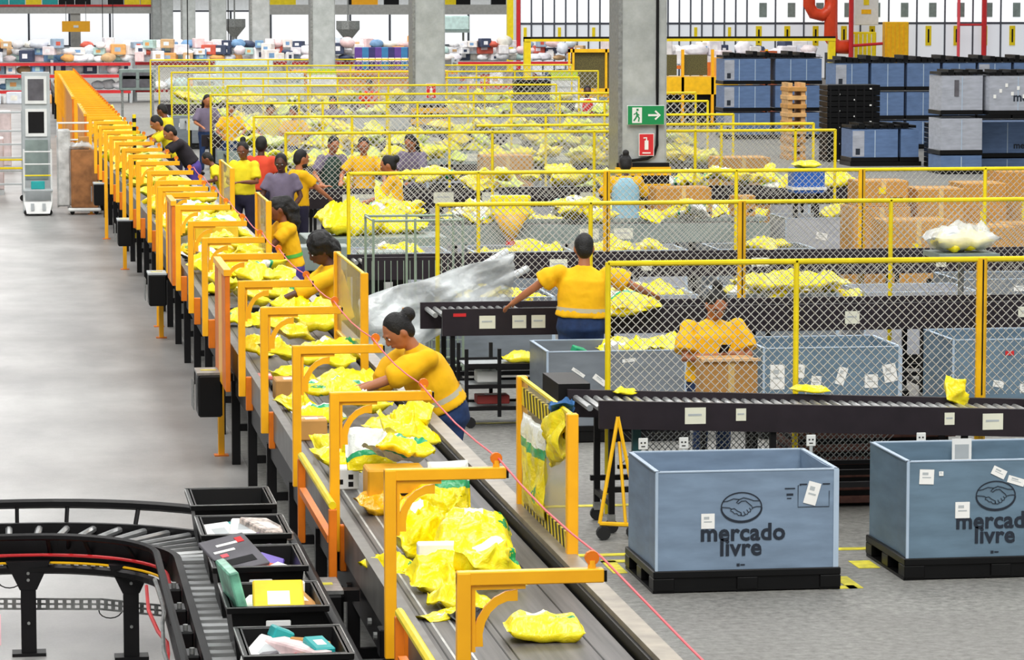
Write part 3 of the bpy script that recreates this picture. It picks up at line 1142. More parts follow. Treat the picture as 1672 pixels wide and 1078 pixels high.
# ------------------------------------------------------------------ bins on pallets
def rim_strip(mb, pts, m, w_=.018, z=0.0):
    pass


def make_bin(label, m, W=1.22, D=1.0, H=.8, notch=True, logo=False, stickers=(), group=None, cat='bin'):
    t = thing('pallet_bin', label, cat, (0, 0, 0), 0, group)
    zb, th = .135, .025
    p = MB()
    p.bbox(-W / 2 - .02, W / 2 + .02, -D / 2 - .02, D / 2 + .02, .1, .15, black_p, .006)
    for x in (-W / 2 + .05, 0, W / 2 - .05):
        for y in (-D / 2 + .06, 0, D / 2 - .06):
            p.bbox(x - .07, x + .07, y - .08, y + .08, .02, .1, black_p, .004)
    for x in (-W / 2 + .05, 0, W / 2 - .05):
        p.box(x - .07, x + .07, -D / 2, D / 2, 0, .02, black_p)
    p.box(-W / 2, W / 2, -D / 2 - .005, -D / 2 + .02, .01, .1, black_p)
    p.build('pallet_base', t)
    dip = .012
    q = MB().box(-W / 2, W / 2, -D / 2, -D / 2 + th, .15, H, m)
    q.build('front_panel', t)
    MB().box(-W / 2, W / 2, D / 2 - th, D / 2, .15, H, m).build('back_panel', t)
    for s in (-1, 1):
        x0 = s * W / 2
        xs_ = sorted((x0, x0 - s * th))
        b = MB()
        # side walls fold slightly inwards along a crease, as on the sleeve in the picture
        yk = -D / 2 + .3
        v = []
        for (yy, ins) in ((-D / 2, 0), (yk, dip), (D / 2, 0)):
            for xx in (x0 - s * ins, x0 - s * (ins + th)):
                for z in (.15, H):
                    v.append((xx, yy, z))
        f = []
        for i in range(2):
            a, c = i * 4, i * 4 + 4
            f += [(a, a + 1, c + 1, c), (a + 2, c + 2, c + 3, a + 3), (a + 1, a + 3, c + 3, c + 1), (a, c, c + 2, a + 2)]
        b.add(v, f, m)
        b.build('side_panel', t)
    l = MB()
    for (x0, x1, y0, y1) in ((-W / 2 - .004, W / 2 + .004, -D / 2 - .004, -D / 2 + th), (-W / 2, W / 2, D / 2 - th, D / 2 + .004), (-W / 2 - .004, -W / 2 + th, -D / 2, D / 2), (W / 2 - th, W / 2 + .004, -D / 2, D / 2)):
        l.box(x0, x1, y0, y1, H, H + .008, bin_lip)
    l.box(-W / 2 - .006, -W / 2 + .012, -D / 2 - .006, -D / 2 + .012, .15, H, bin_lip)
    l.box(W / 2 - .03, W / 2 + .006, -D / 2 - .006, -D / 2 + .006, .15, H, bin_lip)
    l.build('top_edging', t)
    MB().box(-W / 2 + th, W / 2 - th, -D / 2 + th, D / 2 - th, .15, .16, m).build('bottom_sheet', t)
    y = -D / 2 - .004
    for (x, z, w_, h_, a) in stickers:
        M = Matrix.Translation((x, y, z)) @ Matrix.Rotation(a, 4, 'Y')
        o = MB().box(-w_ / 2, w_ / 2, -.002, 0, -h_ / 2, h_ / 2, white, M).build('sticker', t)
        MB().box(-w_ * .3, w_ * .1, -.003, -.002, h_ * .12, h_ * .3, grey_l, M).box(-w_ * .3, w_ * .3, -.003, -.002, -.08 * h_, .0, grey_l, M).build('print', o)
    if logo:
        lg = MB()
        cx, cz, rx, rz_ = -.04, .565, .135, .095
        E_ = [(cx + rx * math.cos(a), cz + rz_ * math.sin(a)) for a in [2 * PI * i / 40 for i in range(40)]]
        ribbon(lg, E_, .008, y, ink, True)
        E2 = [(cx + rx * math.cos(a), cz - .006 + rz_ * math.sin(a)) for a in [PI + PI * i / 20 for i in range(21)]]
        ribbon(lg, E2, .012, y - .0005, ink)

        def P(L):
            return [(cx + px * rx, cz + pz * rz_) for px, pz in L]
        for L in ([(-.93, .38), (-.7, .42), (-.4, .58), (-.12, .52), (.1, .64), (.35, .55), (.6, .42), (.93, .4)],
                  [(-.98, 0), (-.6, -.05), (-.5, -.14)],
                  [(-.12, .52), (-.26, .3), (-.16, .24), (.0, .4), (.2, .42), (.5, .06), (.56, -.12), (.46, -.2), (.38, -.08)],
                  [(.46, -.2), (.44, -.34), (.34, -.38), (.26, -.2)], [(.34, -.38), (.3, -.5), (.2, -.54), (.1, -.32)], [(.2, -.54), (.1, -.62), (0, -.6), (-.04, -.46)],
                  [(-.5, -.14), (-.55, -.26), (-.42, -.34), (-.36, -.46), (-.22, -.46), (-.16, -.58), (-.02, -.6)],
                  [(-.5, -.14), (-.36, -.1), (-.2, -.28), (-.02, -.4), (0, -.58)], [(.56, -.06), (.75, .0), (.98, .0)]):
            ribbon(lg, P(L), .0055, y - .001, ink)
        lg.build('handshake_emblem', t)
        text_obj('mercado', .155, ink, t, (-.03, y, .345), .0042, spacing=1.04)
        text_obj('livre', .155, ink, t, (-.045, y, .245), .0042, spacing=1.04)
        MB().cbox((-.06, y, .18), (.02, .001, .018), ink).cbox((-.03, y, .18), (.03, .001, .009), ink).build('maker_mark', t)
        fr = MB()
        ribbon(fr, [(.36, .70), (.34, .70), (.34, .555), (.55, .555), (.55, .66)], .005, y, ink)
        fr.cbox((.375, y, .706), (.05, .001, .008), ink).cbox((.53, y, .706), (.05, .001, .008), ink)
        fr.cbox((.285, y, .68), (.07, .001, .007), ink).cbox((.285, y, .64), (.045, .001, .013), ink).cbox((.28, y, .615), (.03, .001, .006), ink)
        fr.build('label_frame', t)
        MB().box(.42, .465, y - .002, y, .118, .135, white).build('white_tag', t)
    # fold line on the side
    return t


b1 = make_bin('blue-grey pallet bin standing left, clean front with one tilted sticker', bin_blue, logo=True,
              stickers=((-.265, .475, .09, .1, 0), (.435, .645, .085, .15, .28)))
b1.location = (4.75, 21.95, 0)
b2 = make_bin('blue-grey pallet bin cut by the right edge, several stickers on its front', bin_blue2, W=1.3, logo=True,
              stickers=((-.52, .70, .1, .1, .04), (-.27, .47, .1, .11, 0), (-.02, .72, .1, .06, .45), (.1, .66, .12, .05, .3), (-.42, .72, .03, .03, 0)))
b2.location = (6.55, 22.2, 0)
o = MB().box(-.07, .07, -.004, 0, -.09, .09, white).box(-.05, .05, -.006, -.004, -.05, .05, grey_l).build('sheet_of_paper')
o.location = (6.53, 22.6, .74)
tag(o, 'white paper sheet stuck inside the right blue-grey bin', 'paper')

# bins behind the chutes -------------------------------------------------
binA = make_bin('grey bin behind the front chute with torn stickers, beside the reaching worker', bin_grey, W=1.25,
                stickers=((-.35, .62, .13, .03, .6), (-.16, .55, .13, .05, .65), (-.38, .5, .1, .03, -.3), (.1, .72, .12, .03, -.1)))
binA.location = (5.22, 29.35, 0)
binB = make_bin('grey bin behind the mesh, right of the phone user, front full of white labels', bin_blue2, W=1.25,
                stickers=((-.5, .55, .13, .22, 0), (-.3, .6, .09, .12, .1), (-.15, .5, .09, .11, .1), (.08, .55, .08, .16, .3), (.35, .5, .12, .12, 0), (.52, .57, .12, .16, -.2)))
binB.location = (7.15, 29.35, 0)
binC = make_bin('slate bin behind the mesh by the right frame edge, red mark on its front', bin_blue2, W=1.25, stickers=((-.2, .4, .1, .06, .2), (0.05, .36, .1, .08, 0), (.3, .66, .05, .03, 0)))
binC.location = (9.0, 29.8, 0)
MB().box(-.14, -.06, -.51, -.503, .66, .7, red_m).build('red_mark', binC)
binP = make_bin('x', bin_grey, stickers=((-.3, .6, .12, .1, .1), (.2, .5, .1, .14, -.1), (.1, .7, .16, .06, 0)))
binQ = make_bin('x', bin_pale, stickers=((-.1, .55, .16, .1, .2), (.35, .6, .1, .14, -.1)))
binP.location, binQ.location = (4.9, 34.6, 0), (6.4, 34.6, 0)
binP['label'] = 'grey bin behind the second fence, nearest the wire cage'
binQ['label'] = 'pale bin behind the second fence, second from the wire cage'
k = 0
GB = 'bins in rows behind the fences'
for (yy, xs_) in ((34.6, (7.9, 9.4)), (36.0, (10.8,)), (40.6, (4.6, 6.1, 7.5, 9.1)), (46.0, (6.6, 9.6, 11.2)), (53, (5.5, 8.6, 10.2, 12)),
                  (59, (5.0, 6.6, 9.8, 11.4)), (66, (6.2, 8.9, 10.5, 13)), (75, (5, 7.2, 10.5, 13.4)), (85, (4.5, 7, 10, 13))):
    for x in xs_:
        k += 1
        copy_tree(binP if k % 2 else binQ, (x, yy, 0), 0, 'open grey parcel bin seen through the yellow fences', GB)

# ------------------------------------------------------------------ gravity chutes (rows of roller tables)
lab_y = mat('cream_label', (226, 226, 206), .6, var=.03)


def chute(y0, y1, x0, x1, ztop, h, slope, label, nroll=0, labels=(), legs=None, casters=False, m=beam_m, group=None, backx=None):
    t = thing('roller_table', label, 'table', (x0, y0, 0), 0, group)
    L = x1 - x0
    D = y1 - y0

    def rail(y, xa, nm):
        v = []
        for xx in (xa, L):
            for yy in (y, y + .045):
                for z in (ztop - h, ztop):
                    v.append((xx, yy, z - slope * xx))
        return MB().add(v, [(0, 1, 3, 2), (4, 6, 7, 5), (0, 4, 5, 1), (2, 3, 7, 6), (1, 5, 7, 3), (0, 2, 6, 4)], m).build(nm, t)
    rail(0, 0, 'front_rail')
    rail(D - .045, -.12 if backx is None else backx, 'back_rail')
    if nroll:
        rp2 = MB().bar((0, .05, 0), (0, D - .05, 0), .024, roller_m, 8).mesh('roller')
        for i in range(nroll):
            xx = -.06 + i * .075
            obj('roller', rp2, t, (xx, 0, ztop - .06 - slope * xx))
        xe = -.06 + nroll * .075
    else:
        xe = 0
    v = [(xx, yy, z - slope * xx) for xx in (xe, L) for yy in (.045, D - .045) for z in (ztop - .09, ztop - .05)]
    MB().add(v, [(0, 1, 3, 2), (4, 6, 7, 5), (0, 4, 5, 1), (2, 3, 7, 6), (1, 5, 7, 3), (0, 2, 6, 4)], black_m).build('bed', t)
    xs2 = legs if legs is not None else [.1 + i * 1.5 for i in range(int(L / 1.5) + 1)]
    for xx in xs2:
        for yy in (.05, D - .05):
            MB().bar((xx, yy, .08 if casters else 0), (xx, yy, ztop - h), .022, black_m, 4).build('leg', t)
            if casters:
                cw = MB().bar((xx, yy - .02, .05), (xx, yy + .02, .05), .05, rubber, 12).build('caster', t)
                MB().box(xx - .025, xx + .025, yy - .03, yy + .03, .08, .14, steel).build('fork', cw)
        MB().box(xx - .02, xx + .02, .05, D - .05, .2, .24, black_m).build('cross_brace', t)
    MB().box(0.05, L, .03, .07, .3, .34, black_m).build('stretcher', t)
    MB().box(0.05, L, D - .07, D - .03, .3, .34, black_m).build('stretcher', t)
    for (lx, lz, lw, lh) in labels:
        o = MB().box(lx - lw / 2, lx + lw / 2, -.004, 0, lz - lh / 2 - slope * lx, lz + lh / 2 - slope * lx, lab_y).build('label_plate', t)
        MB().box(lx - lw * .35, lx + lw * .3, -.006, -.004, lz - slope * lx, lz + lh * .12 - slope * lx, grey_l).build('print', o)
    return t


t1 = chute(23.9, 24.62, 4.19, 9.0, .98, .205, .038, 'nearest dark roller table in front of the near fence, sloping to the right', 46,
           ((.71, .885, .155, .12), (1.05, .9, .075, .09), (2.62, .9, .075, .09), (2.95, .885, .155, .12)), legs=[.1, 1.3, 2.75, 4.2], casters=True)
for lx in (.32, .62, 1.57, 2.4):
    o = MB().bbox(lx - .035, lx + .035, -.03, -.02, .66 - .04, .66 + .045, white_p, .004).build('label_holder', t1)
    MB().box(lx - .012, lx + .012, -.028, -.022, .45, .62, grey_l).build('stem', o)
    MB().box(lx - .02, lx - .008, -.033, -.03, .665, .675, black_m).box(lx + .006, lx + .018, -.033, -.03, .665, .675, black_m).box(lx - .015, lx + .013, -.033, -.03, .64, .647, black_m).build('print', o)
MB().box(4.01 - 4.19, .06, .74, 1.5, .86, 1.02, black_m).build('end_housing', t1)
MB().box(3.42, 3.44, -.006, .0, .74, .83, steel).build('joint_plate', t1)
# lower shelf and stored pieces below the near table
low = thing('mesh_guard', 'small dark mesh guard hanging below the nearest roller table', 'guard', (4.4, 24.3, 0))
MB().box(0, 2.2, 0, .03, .70, .73, black_m).box(0, 2.2, 0, .03, .42, .45, black_m).build('frame', low)
g = MB()
for i in range(58):
    x = -.3 + i * .045
    for s in (1, -1):
        xa, xb = (x, x + .28) if s > 0 else (x + .28, x)
        if min(xa, xb) > 0 and max(xa, xb) < 2.2:
            g.bar((xa, .015, .44), (xb, .015, .72), .003, steel, 4, cap=False)
g.build('wire_mesh', low)['kind'] = 'stuff'
pl = thing('pallet_stack', 'stack of dark brown slatted pallets between the two blue-grey bins', 'pallets', (5.9, 24.9, 0))
brown = mat('dark_red_brown_wood', (98, 60, 50), .7, var=.3, scale=12)
for i in range(6):
    MB().bbox(0, 1.25, 0, .9, .03 + i * .1, .085 + i * .1, brown, .006).build('slat_layer', pl)
    MB().box(.03, 1.2, .04, .8, .085 + i * .1, .13 + i * .1, black_m).build('spacer', pl)
bg_ = thing('cardboard_flat', 'folded cardboard lying on the brown pallet stack below the near table', 'cardboard', (5.95, 25.0, .64))
MB().bbox(0, .9, 0, .5, 0, .03, card_d, .004).build('lower_sheet', bg_)
MB().bbox(.1, .8, .05, .45, .03, .06, card, .004).build('upper_sheet', bg_)
ys_ = thing('trestle', 'yellow folding trestle leaning at the left end of the nearest table', 'trestle', (4.28, 23.75, 0))
for dx in (-.13, .16):
    MB().bar((.02, 0, .88), (dx, -.1, .12), .014, yellow_d, 6).build('leg', ys_)
MB().bar((.03, 0, .7), (.06, -.1, .12), .012, yellow_d, 6).build('middle_bar', ys_)
MB().bar((-.13, -.1, .12), (.2, -.1, .1), .016, yellow_d, 6).build('foot_bar', ys_)
for dx in (-.1, .12):
    MB().bar((dx, -.12, .05), (dx, -.06, .05), .05, rubber, 12).build('wheel', ys_)
gp = thing('support_post', 'dark teal square post standing behind the left end of the nearest table', 'post', (4.5, 24.1, 0))
MB().bar((0, 0, 0), (0, 0, .76), .03, mat('dark_teal_paint', (30, 78, 80), .5), 4).build('post', gp)
MB().box(-.06, .06, -.06, .06, 0, .01, steel).build('foot_plate', gp)

t2 = chute(30.85, 31.6, 3.93, 10.6, 1.0, .25, .0, 'second dark roller table, behind the reaching worker, with three cream labels', 12,
           ((.42, .875, .15, .12), (.72, .875, .13, .12), (.9, .875, .13, .12), (3.9, .87, .14, .12), (5.6, .9, .16, .1), (5.9, .88, .1, .14), (6.2, .9, .12, .12)), casters=True)
MB().box(.1, .22, -.006, 0, .93, .96, red_m).build('red_sticker', t2)
t3 = chute(37.0, 37.5, 3.82, 13.2, 1.0, .25, 0, 'third dark roller table behind the second fence, left end by the wire cage', 8,
           ((2.2, .9, .2, .12), (3.2, .88, .12, .12), (4.5, .9, .2, .1), (6.6, .88, .12, .12)), casters=True)
t4 = chute(49.3, 50.1, 4.3, 13.0, 1.0, .25, 0, 'fourth dark table behind the three workers by the mesh, white label at its left', 0,
           ((.75, .88, .5, .16), (2.0, .9, .3, .16), (2.7, .9, .25, .15), (4.2, .88, .3, .16)))
t5 = chute(43.0, 44.2, 4.2, 9.8, .92, .24, 0, 'greenish grey work table with bags heaped on it in the middle', 0, ((.35, .82, .2, .14), (3.2, .8, .25, .14), (3.65, .8, .25, .14)), m=grey_g)
for i, (yy, xa, xb, m) in enumerate(((56.5, 4.1, 12.5, beam_m), (62, 3.9, 13, grey_g), (69, 4, 14, beam_m), (78, 4, 15, grey_l), (88, 4, 15, beam_m))):
    chute(yy, yy + .8, xa, xb, .98, .24, 0, 'distant sorting table between the yellow fences', 0, [(1.2 + q * 1.7, .86, .3, .14) for q in range(4)], m=m, group='distant sorting tables')


# ------------------------------------------------------------------ yellow mesh fences
def fence(y, x0, x1, zb, zt, posts, label, pitch=.062, r=.0034, thick=(), group=None, z_post=0.0):
    t = thing('mesh_fence', label, 'fence', (x0, y, 0), 0, group)
    L = x1 - x0
    H = zt - zb
    MB().bar((0, 0, zt), (L, 0, zt), .022, yellow, 8).build('top_rail', t)
    for p in posts:
        rr = .042 if p in thick else .022
        MB().bar((p - x0, .0, z_post), (p - x0, .0, zt + .01), rr, yellow_d if p in thick else yellow, 8).build('post', t)
        if p in thick:
            MB().bar((p - x0, -.045, zb), (p - x0, -.045, zt), .006, black_m, 6).build('joint_strip', t)
    edges = [x0] + [p for p in posts if x0 < p < x1] + [x1]
    for a, c in zip(edges[:-1], edges[1:]):
        a -= x0
        c -= x0
        if c - a < .1:
            continue
        g = MB()
        n = int((c - a + H) / pitch) + 1
        for i in range(n):
            s = a - H + i * pitch
            for sg_ in (1, -1):
                # line z = zb + (x-s) clipped to the bay, mirrored for the other diagonal
                xa, xb = max(a, s), min(c, s + H)
                if xb - xa < .01:
                    continue
                za, zc = zb + xa - s, zb + xb - s
                if sg_ < 0:
                    xa, xb = a + c - xa, a + c - xb
                g.bar((xa, .004 * sg_, za), (xb, .004 * sg_, zc), r, wire_m, 3, cap=False)
        g.build('wire_mesh', t)['kind'] = 'stuff'
    return t


def pr_(x0, st, n):
    return [x0 + st * i for i in range(n)]


fence(24.85, 4.42, 8.85, .86, 1.9, [4.42, 5.87, 7.32, 8.8], 'nearest yellow mesh fence, in front of the worker looking at a phone', .068, .0037, thick=(7.32,))
fence(32.0, 4.03, 10.9, .95, 1.9, pr_(4.03, 1.49, 5) + [10.9], 'second yellow mesh fence, behind the reaching worker', .068, .0034, thick=(7.01,))
fence(37.6, 3.73, 13.2, .95, 1.9, [3.73, 5.2, 6.67, 8.17, 9.64, 11.1, 13.2], 'third yellow mesh fence, in front of the worker in the light blue vest', .075, .0036, thick=(6.67, 9.64))
fence(48.4, 3.9, 12.0, .95, 1.9, pr_(3.9, 1.5, 6) + [12.0], 'fourth yellow mesh fence, around the workers sorting bags', .085, .0038)
fence(50.8, 7.0, 12.25, .95, 1.9, [9.3, 10.8, 12.25], 'fifth yellow mesh fence, ending right of the near column', .09, .004)
fence(54.8, 3.9, 11.85, .95, 1.9, pr_(3.9, 1.6, 5) + [11.85], 'sixth yellow mesh fence, ending behind the near column', .09, .004)
GF = 'distant yellow mesh fences'
for (yy, xa, xb) in ((60, 3.8, 12.5), (65, 3.8, 13.3), (71, 4.5, 11.5), (77, 4, 13.0), (83, 3.9, 14.5), (90, 3.9, 15), (98, 4, 12.0)):
    fence(yy, xa, xb, .9, 1.95, pr_(xa, 1.7, int((xb - xa) / 1.7)) + [xb], 'distant yellow mesh fence in the far work area', .13, .0055, group=GF)


# ------------------------------------------------------------------ mailers (yellow film bags)
def mailer_mesh(seed, L, Wd, T, crumple=.02, boxy=4.0, seal=.1, nx=18, ny=14, curl=.0):
    """a closed pillow with flat seals at both ends, creased by ridged noise"""
    r = random.Random(seed)
    off = Vector((r.uniform(0, 50), r.uniform(0, 50), r.uniform(0, 50)))

    def prof(u, v):
        a = max(0.0, 1 - (abs(u) / (1 - seal)) ** boxy)
        c = max(0.0, 1 - abs(v) ** boxy)
        return (a * c) ** .5
    v, f = [], []
    for side in (1, -1):
        for j in range(ny + 1):
            for i in range(nx + 1):
                a, c = -1 + 2 * i / nx, -1 + 2 * j / ny
                h = prof(a, c)
                edge = 1 if (i in (0, nx) or j in (0, ny)) else 0
                x = a * L / 2 * (1 - .05 * h)
                y = c * Wd / 2 * (1 - .07 * abs(a) ** 3 * 0 - .04 * h)
                p = Vector((x * 6.5, y * 6.5, 0)) + off
                n1 = (1 - abs(noise.noise(p)) * 2.2)
                n1 = n1 * n1 * (1 if n1 > 0 else -1)
                n2 = 1 - abs(noise.noise(Vector((p.x * 2.6 + p.y, p.y * 2.2 - p.x, side * 4)))) * 2
                cr = crumple * ((n1 - .5) * 1.1 * (.5 + .5 * h) + (n2 - .5) * .42 * (.3 + .7 * h))
                base = .5 * T if side > 0 else -.5 * T
                z = base * h + (cr if side > 0 else cr * .5) * (1 if not edge else .0)
                if side < 0:
                    z = min(z, -.0 * T) * .9
                wav = crumple * .9 * noise.noise(Vector((x * 7, y * 7, 5)) + off)
                lift = curl * (abs(a) ** 3) * (1 if r.random() < 2 else 1)
                x += crumple * .5 * noise.noise(p * 1.1 + Vector((9, 0, 0)))
                y += crumple * .5 * noise.noise(p * 1.1 + Vector((0, 9, 0)))
                v.append((x, y, z + wav + lift + T * .45))
    N_ = (nx + 1) * (ny + 1)
    for j in range(ny):
        for i in range(nx):
            a = j * (nx + 1) + i
            f.append((a, a + 1, a + nx + 2, a + nx + 1))
            f.append((N_ + a + nx + 1, N_ + a + nx + 2, N_ + a + 1, N_ + a))
    # side strip closes the rim
    rim = [i for i in range(nx + 1)] + [j * (nx + 1) + nx for j in range(1, ny + 1)] + [ny * (nx + 1) + i for i in range(nx - 1, -1, -1)] + [j * (nx + 1) for j in range(ny - 1, 0, -1)]
    for k in range(len(rim)):
        a, c = rim[k], rim[(k + 1) % len(rim)]
        f.append((a, N_ + a, N_ + c, c))
    return v, f


MESHC = {}


def mailer_data(style, seed, L, Wd, T, **kw):
    key = (style, seed, L, Wd, T, tuple(sorted(kw.items())))
    if key not in MESHC:
        mb = MB()
        v, f = mailer_mesh(seed, L, Wd, T, **kw)
        mb.add(v, f, ML[style])
        MESHC[key] = mb.mesh('mailer', True)
    return MESHC[key]


def mailer(x, y, z, style, label, L=.36, W_=.26, T=.08, rot=(0, 0, 0), seed=1, group=None, nm='mailer_bag', **kw):
    o = obj(nm, mailer_data(style, seed, L, W_, T, **kw), None, (x, y, z), rot)
    return tag(o, label, 'parcel', group)


HI = dict(nx=34, ny=26)
# the nearest ones on the belt, one by one
mailer(2.43, 15.35, BZ, 'blob', 'flat oblong yellow mailer lying alone on the belt behind the nearest gate arm', .37, .26, .12, (0, 0, -.02), 11, crumple=.018, boxy=7, seal=.05, **HI)
mailer(2.36, 14.2, BZ, 'label', 'yellow mailer with white label cut by the bottom edge of the picture', .32, .26, .10, (0, 0, .1), 12, crumple=.03, **HI)
mailer(2.40, 17.55, BZ, 'two', 'largest boxy yellow mailer on the belt, white label and green prints on top', .40, .46, .27, (.03, 0, -.14), 13, crumple=.03, boxy=7, seal=.04, **HI)
mailer(2.12, 17.85, BZ + .01, 'plain', 'upright crumpled yellow mailer behind the second gate post', .32, .30, .2, (.5, .25, .3), 14, crumple=.06, **HI)
mailer(1.99, 17.3, BZ, 'blob', 'flat lemon mailer at the left belt edge by the second gate post', .38, .26, .05, (.1, .12, -.45), 15, crumple=.06, **HI)
mailer(2.32, 16.7, BZ + .08, 'blob', 'peaked yellow mailer with a large green print in front of the largest one', .34, .28, .17, (.45, .35, .5), 16, crumple=.06, **HI)
mailer(2.13, 16.75, BZ + .02, 'plain', 'crumpled yellow mailer in front, white box poking out over it', .34, .3, .12, (.2, -.1, .2), 17, crumple=.06, **HI)
mailer(2.16, 16.25, BZ, 'plain', 'yellow mailer with dark contents nearest the first gate post', .32, .26, .08, (.1, .1, -.3), 18, crumple=.06, **HI)
mailer(2.02, 15.95, BZ, 'label', 'small flat yellow corner of a mailer beside the black pouch', .24, .16, .03, (0, 0, .5), 19, crumple=.03, **HI)
parcel(2.13, 16.98, BZ + .13, .2, .1, .07, white, 'white carton poking out between yellow mailers behind the second gate post', rot=(0, 0, -.05), lab=False, nm='carton')
o = MB().add(*mailer_mesh(20, .16, .14, .06, crumple=.03), black_p).build('black_pouch', None, True, (2.14, 15.85, BZ), (0, 0, .4))
tag(o, 'small black pouch on the belt beside the first gate post', 'parcel')
# the open box and the bags around it
ob = thing('cardboard_box', 'open amber mailer-wrapped box with a red sticker between the second and third gates', 'box', (2.18, 19.35, BZ))
MB().bbox(-.17, .17, -.14, .14, 0, .26, mat('amber_box', (232, 170, 30), .45, var=.15), .01).build('body', ob)
MB().box(.06, .13, -.143, -.14, .2, .235, red_m).build('red_sticker', ob)
b = MB()
ribbon(b, [(-.12, .1), (-.08, .13), (-.04, .1), (-.08, .07)], .008, -.142, black_m, True)
b.cbox((.03, -.142, .115), (.07, .002, .014), black_m).cbox((.025, -.142, .09), (.06, .002, .012), black_m)
b.build('black_print', ob)
mailer(2.14, 19.25, BZ + .02, 'amber', 'amber crumpled bag in front of the open amber box', .38, .2, .12, (.2, 0, .1), 21, crumple=.06, **HI)
mailer(2.24, 19.65, BZ + .27, 'white', 'white edged bag with green stripe draped over the open amber box', .36, .42, .1, (-.2, .15, .1), 22, crumple=.06, **HI)
mailer(2.3, 19.9, BZ + .36, 'plain', 'yellow bag with dark patch on top of the white edged bag', .34, .26, .12, (.3, .2, .5), 23, crumple=.07, **HI)
mailer(2.38, 20.05, BZ + .42, 'plain', 'topmost crumpled yellow bag right of the third gate post', .26, .22, .1, (.2, -.3, -.4), 24, crumple=.07, **HI)
mailer(2.12, 20.1, BZ + .22, 'white', 'large white bag with dark slots against the third gate post', .3, .3, .14, (.8, 0, -.05), 25, crumple=.02, **HI)
mailer(2.50, 19.35, BZ + .03, 'band', 'upright yellow mailer with a pointed white top and green stripe at the right belt edge', .24, .5, .11, (1.25, 0, .12), 26, crumple=.02, boxy=5, **HI)
mailer(2.36, 19.1, BZ + .01, 'plain', 'yellow bag leaning left of the upright white-topped mailer', .28, .3, .14, (.6, .2, -.4), 27, crumple=.05, **HI)
mailer(2.25, 18.75, BZ + .01, 'blob', 'lemon bag with green corner below the second gate arm', .3, .24, .12, (.3, .1, .3), 28, crumple=.05, **HI)
o = parcel(1.98, 20.3, BZ, .16, .2, .13, white, 'small white carton with black dots behind the third gate post', lab=False, nm='carton')
MB().cbox((-.03, -.101, .05), (.025, .002, .03), black_m).cbox((.03, -.101, .08), (.03, .002, .03), black_m).cbox((.03, -.101, .035), (.03, .002, .03), black_m).build('black_dots', o)
# between the third gate and the curly-haired worker
mid = [(1.98, 21.0, .02, 'blob', .3, .22, .1, (.2, .3, .3)), (2.04, 21.9, .02, 'plain', .26, .2, .12, (.9, 0, .2)), (2.28, 21.6, .03, 'label', .3, .24, .1, (.1, .1, -.2)),
       (2.5, 22.4, .03, 'plain', .34, .26, .12, (.1, .1, .4)), (2.08, 23.2, .03, 'white', .36, .26, .12, (.0, .1, .1)), (2.4, 23.3, .12, 'blob', .42, .24, .1, (0, .1, -.1)),
       (2.3, 24.3, .1, 'band', .46, .26, .1, (.1, 0, -.2)), (2.5, 25.0, .05, 'plain', .5, .28, .12, (.1, .05, .15)), (2.0, 24.2, .02, 'plain', .26, .22, .1, (.3, 0, .5)),
       (2.1, 25.6, .03, 'blob', .34, .26, .12, (.1, .2, .7)), (2.4, 26.2, .1, 'plain', .5, .26, .14, (.05, .1, -.15)), (2.55, 27.0, .06, 'blob', .52, .3, .16, (.08, .05, .1)),
       (2.1, 27.0, .1, 'label', .34, .28, .12, (.2, .1, .3)), (2.0, 27.8, .04, 'plain', .3, .26, .12, (.2, .3, -.3)), (2.3, 28.3, .1, 'plain', .36, .28, .12, (.2, .2, .6)),
       (2.6, 29.3, .06, 'plain', .44, .3, .26, (.1, 0, .1)), (2.2, 29.6, .1, 'blob', .34, .28, .12, (.2, -.2, .3)), (2.0, 30.4, .02, 'band', .34, .26, .1, (.1, .1, -.4)),
       (2.5, 30.6, .1, 'plain', .36, .28, .14, (.2, .1, .8)), (2.2, 31.5, .12, 'label', .34, .26, .12, (0, .3, .2)), (2.55, 32.2, .1, 'blob', .36, .28, .14, (.2, .2, -.2))]
md = ['small lemon bag beside the white carton by the third gate post', 'rolled yellow bag standing left on the belt below the fourth gate', 'labelled flat yellow bag right of the rolled one',
      'yellow bag at the right belt edge nearest the leaning woman', 'pale wide bag with a green stripe by the fourth gate post', 'yellow bag under the hands of the leaning woman',
      'long pale banded bag beyond the leaning woman\'s hands', 'long yellow bag across the belt below the fourth gate arm', 'small crushed yellow bag left on the belt by the fifth gate post',
      'yellow bag with green print behind the fifth gate post', 'long yellow bag across the belt behind the fourth gate arm', 'longest amber-yellow bag below the fifth gate arm',
      'labelled bag left under the sixth gate arm', 'crushed yellow bag left by the sixth gate post', 'tilted yellow bag in the middle under the sixth gate', 'tall upright yellow bag in front of the curly-haired worker\'s hand',
      'yellow bag with green print left of the tall upright bag', 'banded bag at the left belt edge by the seventh gate', 'yellow bag beside the curly-haired worker\'s hand', 'labelled bag under the seventh gate arm',
      'rounded yellow bag nearest the ponytailed worker\'s hands']
for i, (x, y, dz, st, L, W_, T, rot) in enumerate(mid):
    mailer(x, y, BZ + dz, st, md[i], L, W_, T, rot, 30 + i % 7, crumple=.05)
parcel(1.98, 22.6, BZ, .2, .25, .14, card, 'small open brown carton at the left belt edge below the fourth gate', tapem=tape, nm='carton')
parcel(2.02, 24.8, BZ, .24, .3, .16, card, 'brown carton with black print left on the belt between the fourth and fifth gates', nm='carton')
parcel(1.95, 26.2, BZ, .14, .24, .03, mat('salmon_card', (222, 120, 110), .5), 'flat salmon package at the left belt edge by the fifth gate', nm='package')
parcel(2.0, 25.5, BZ, .16, .3, .05, black_p, 'black package on the left of the belt between the fifth and sixth gates', nm='package')
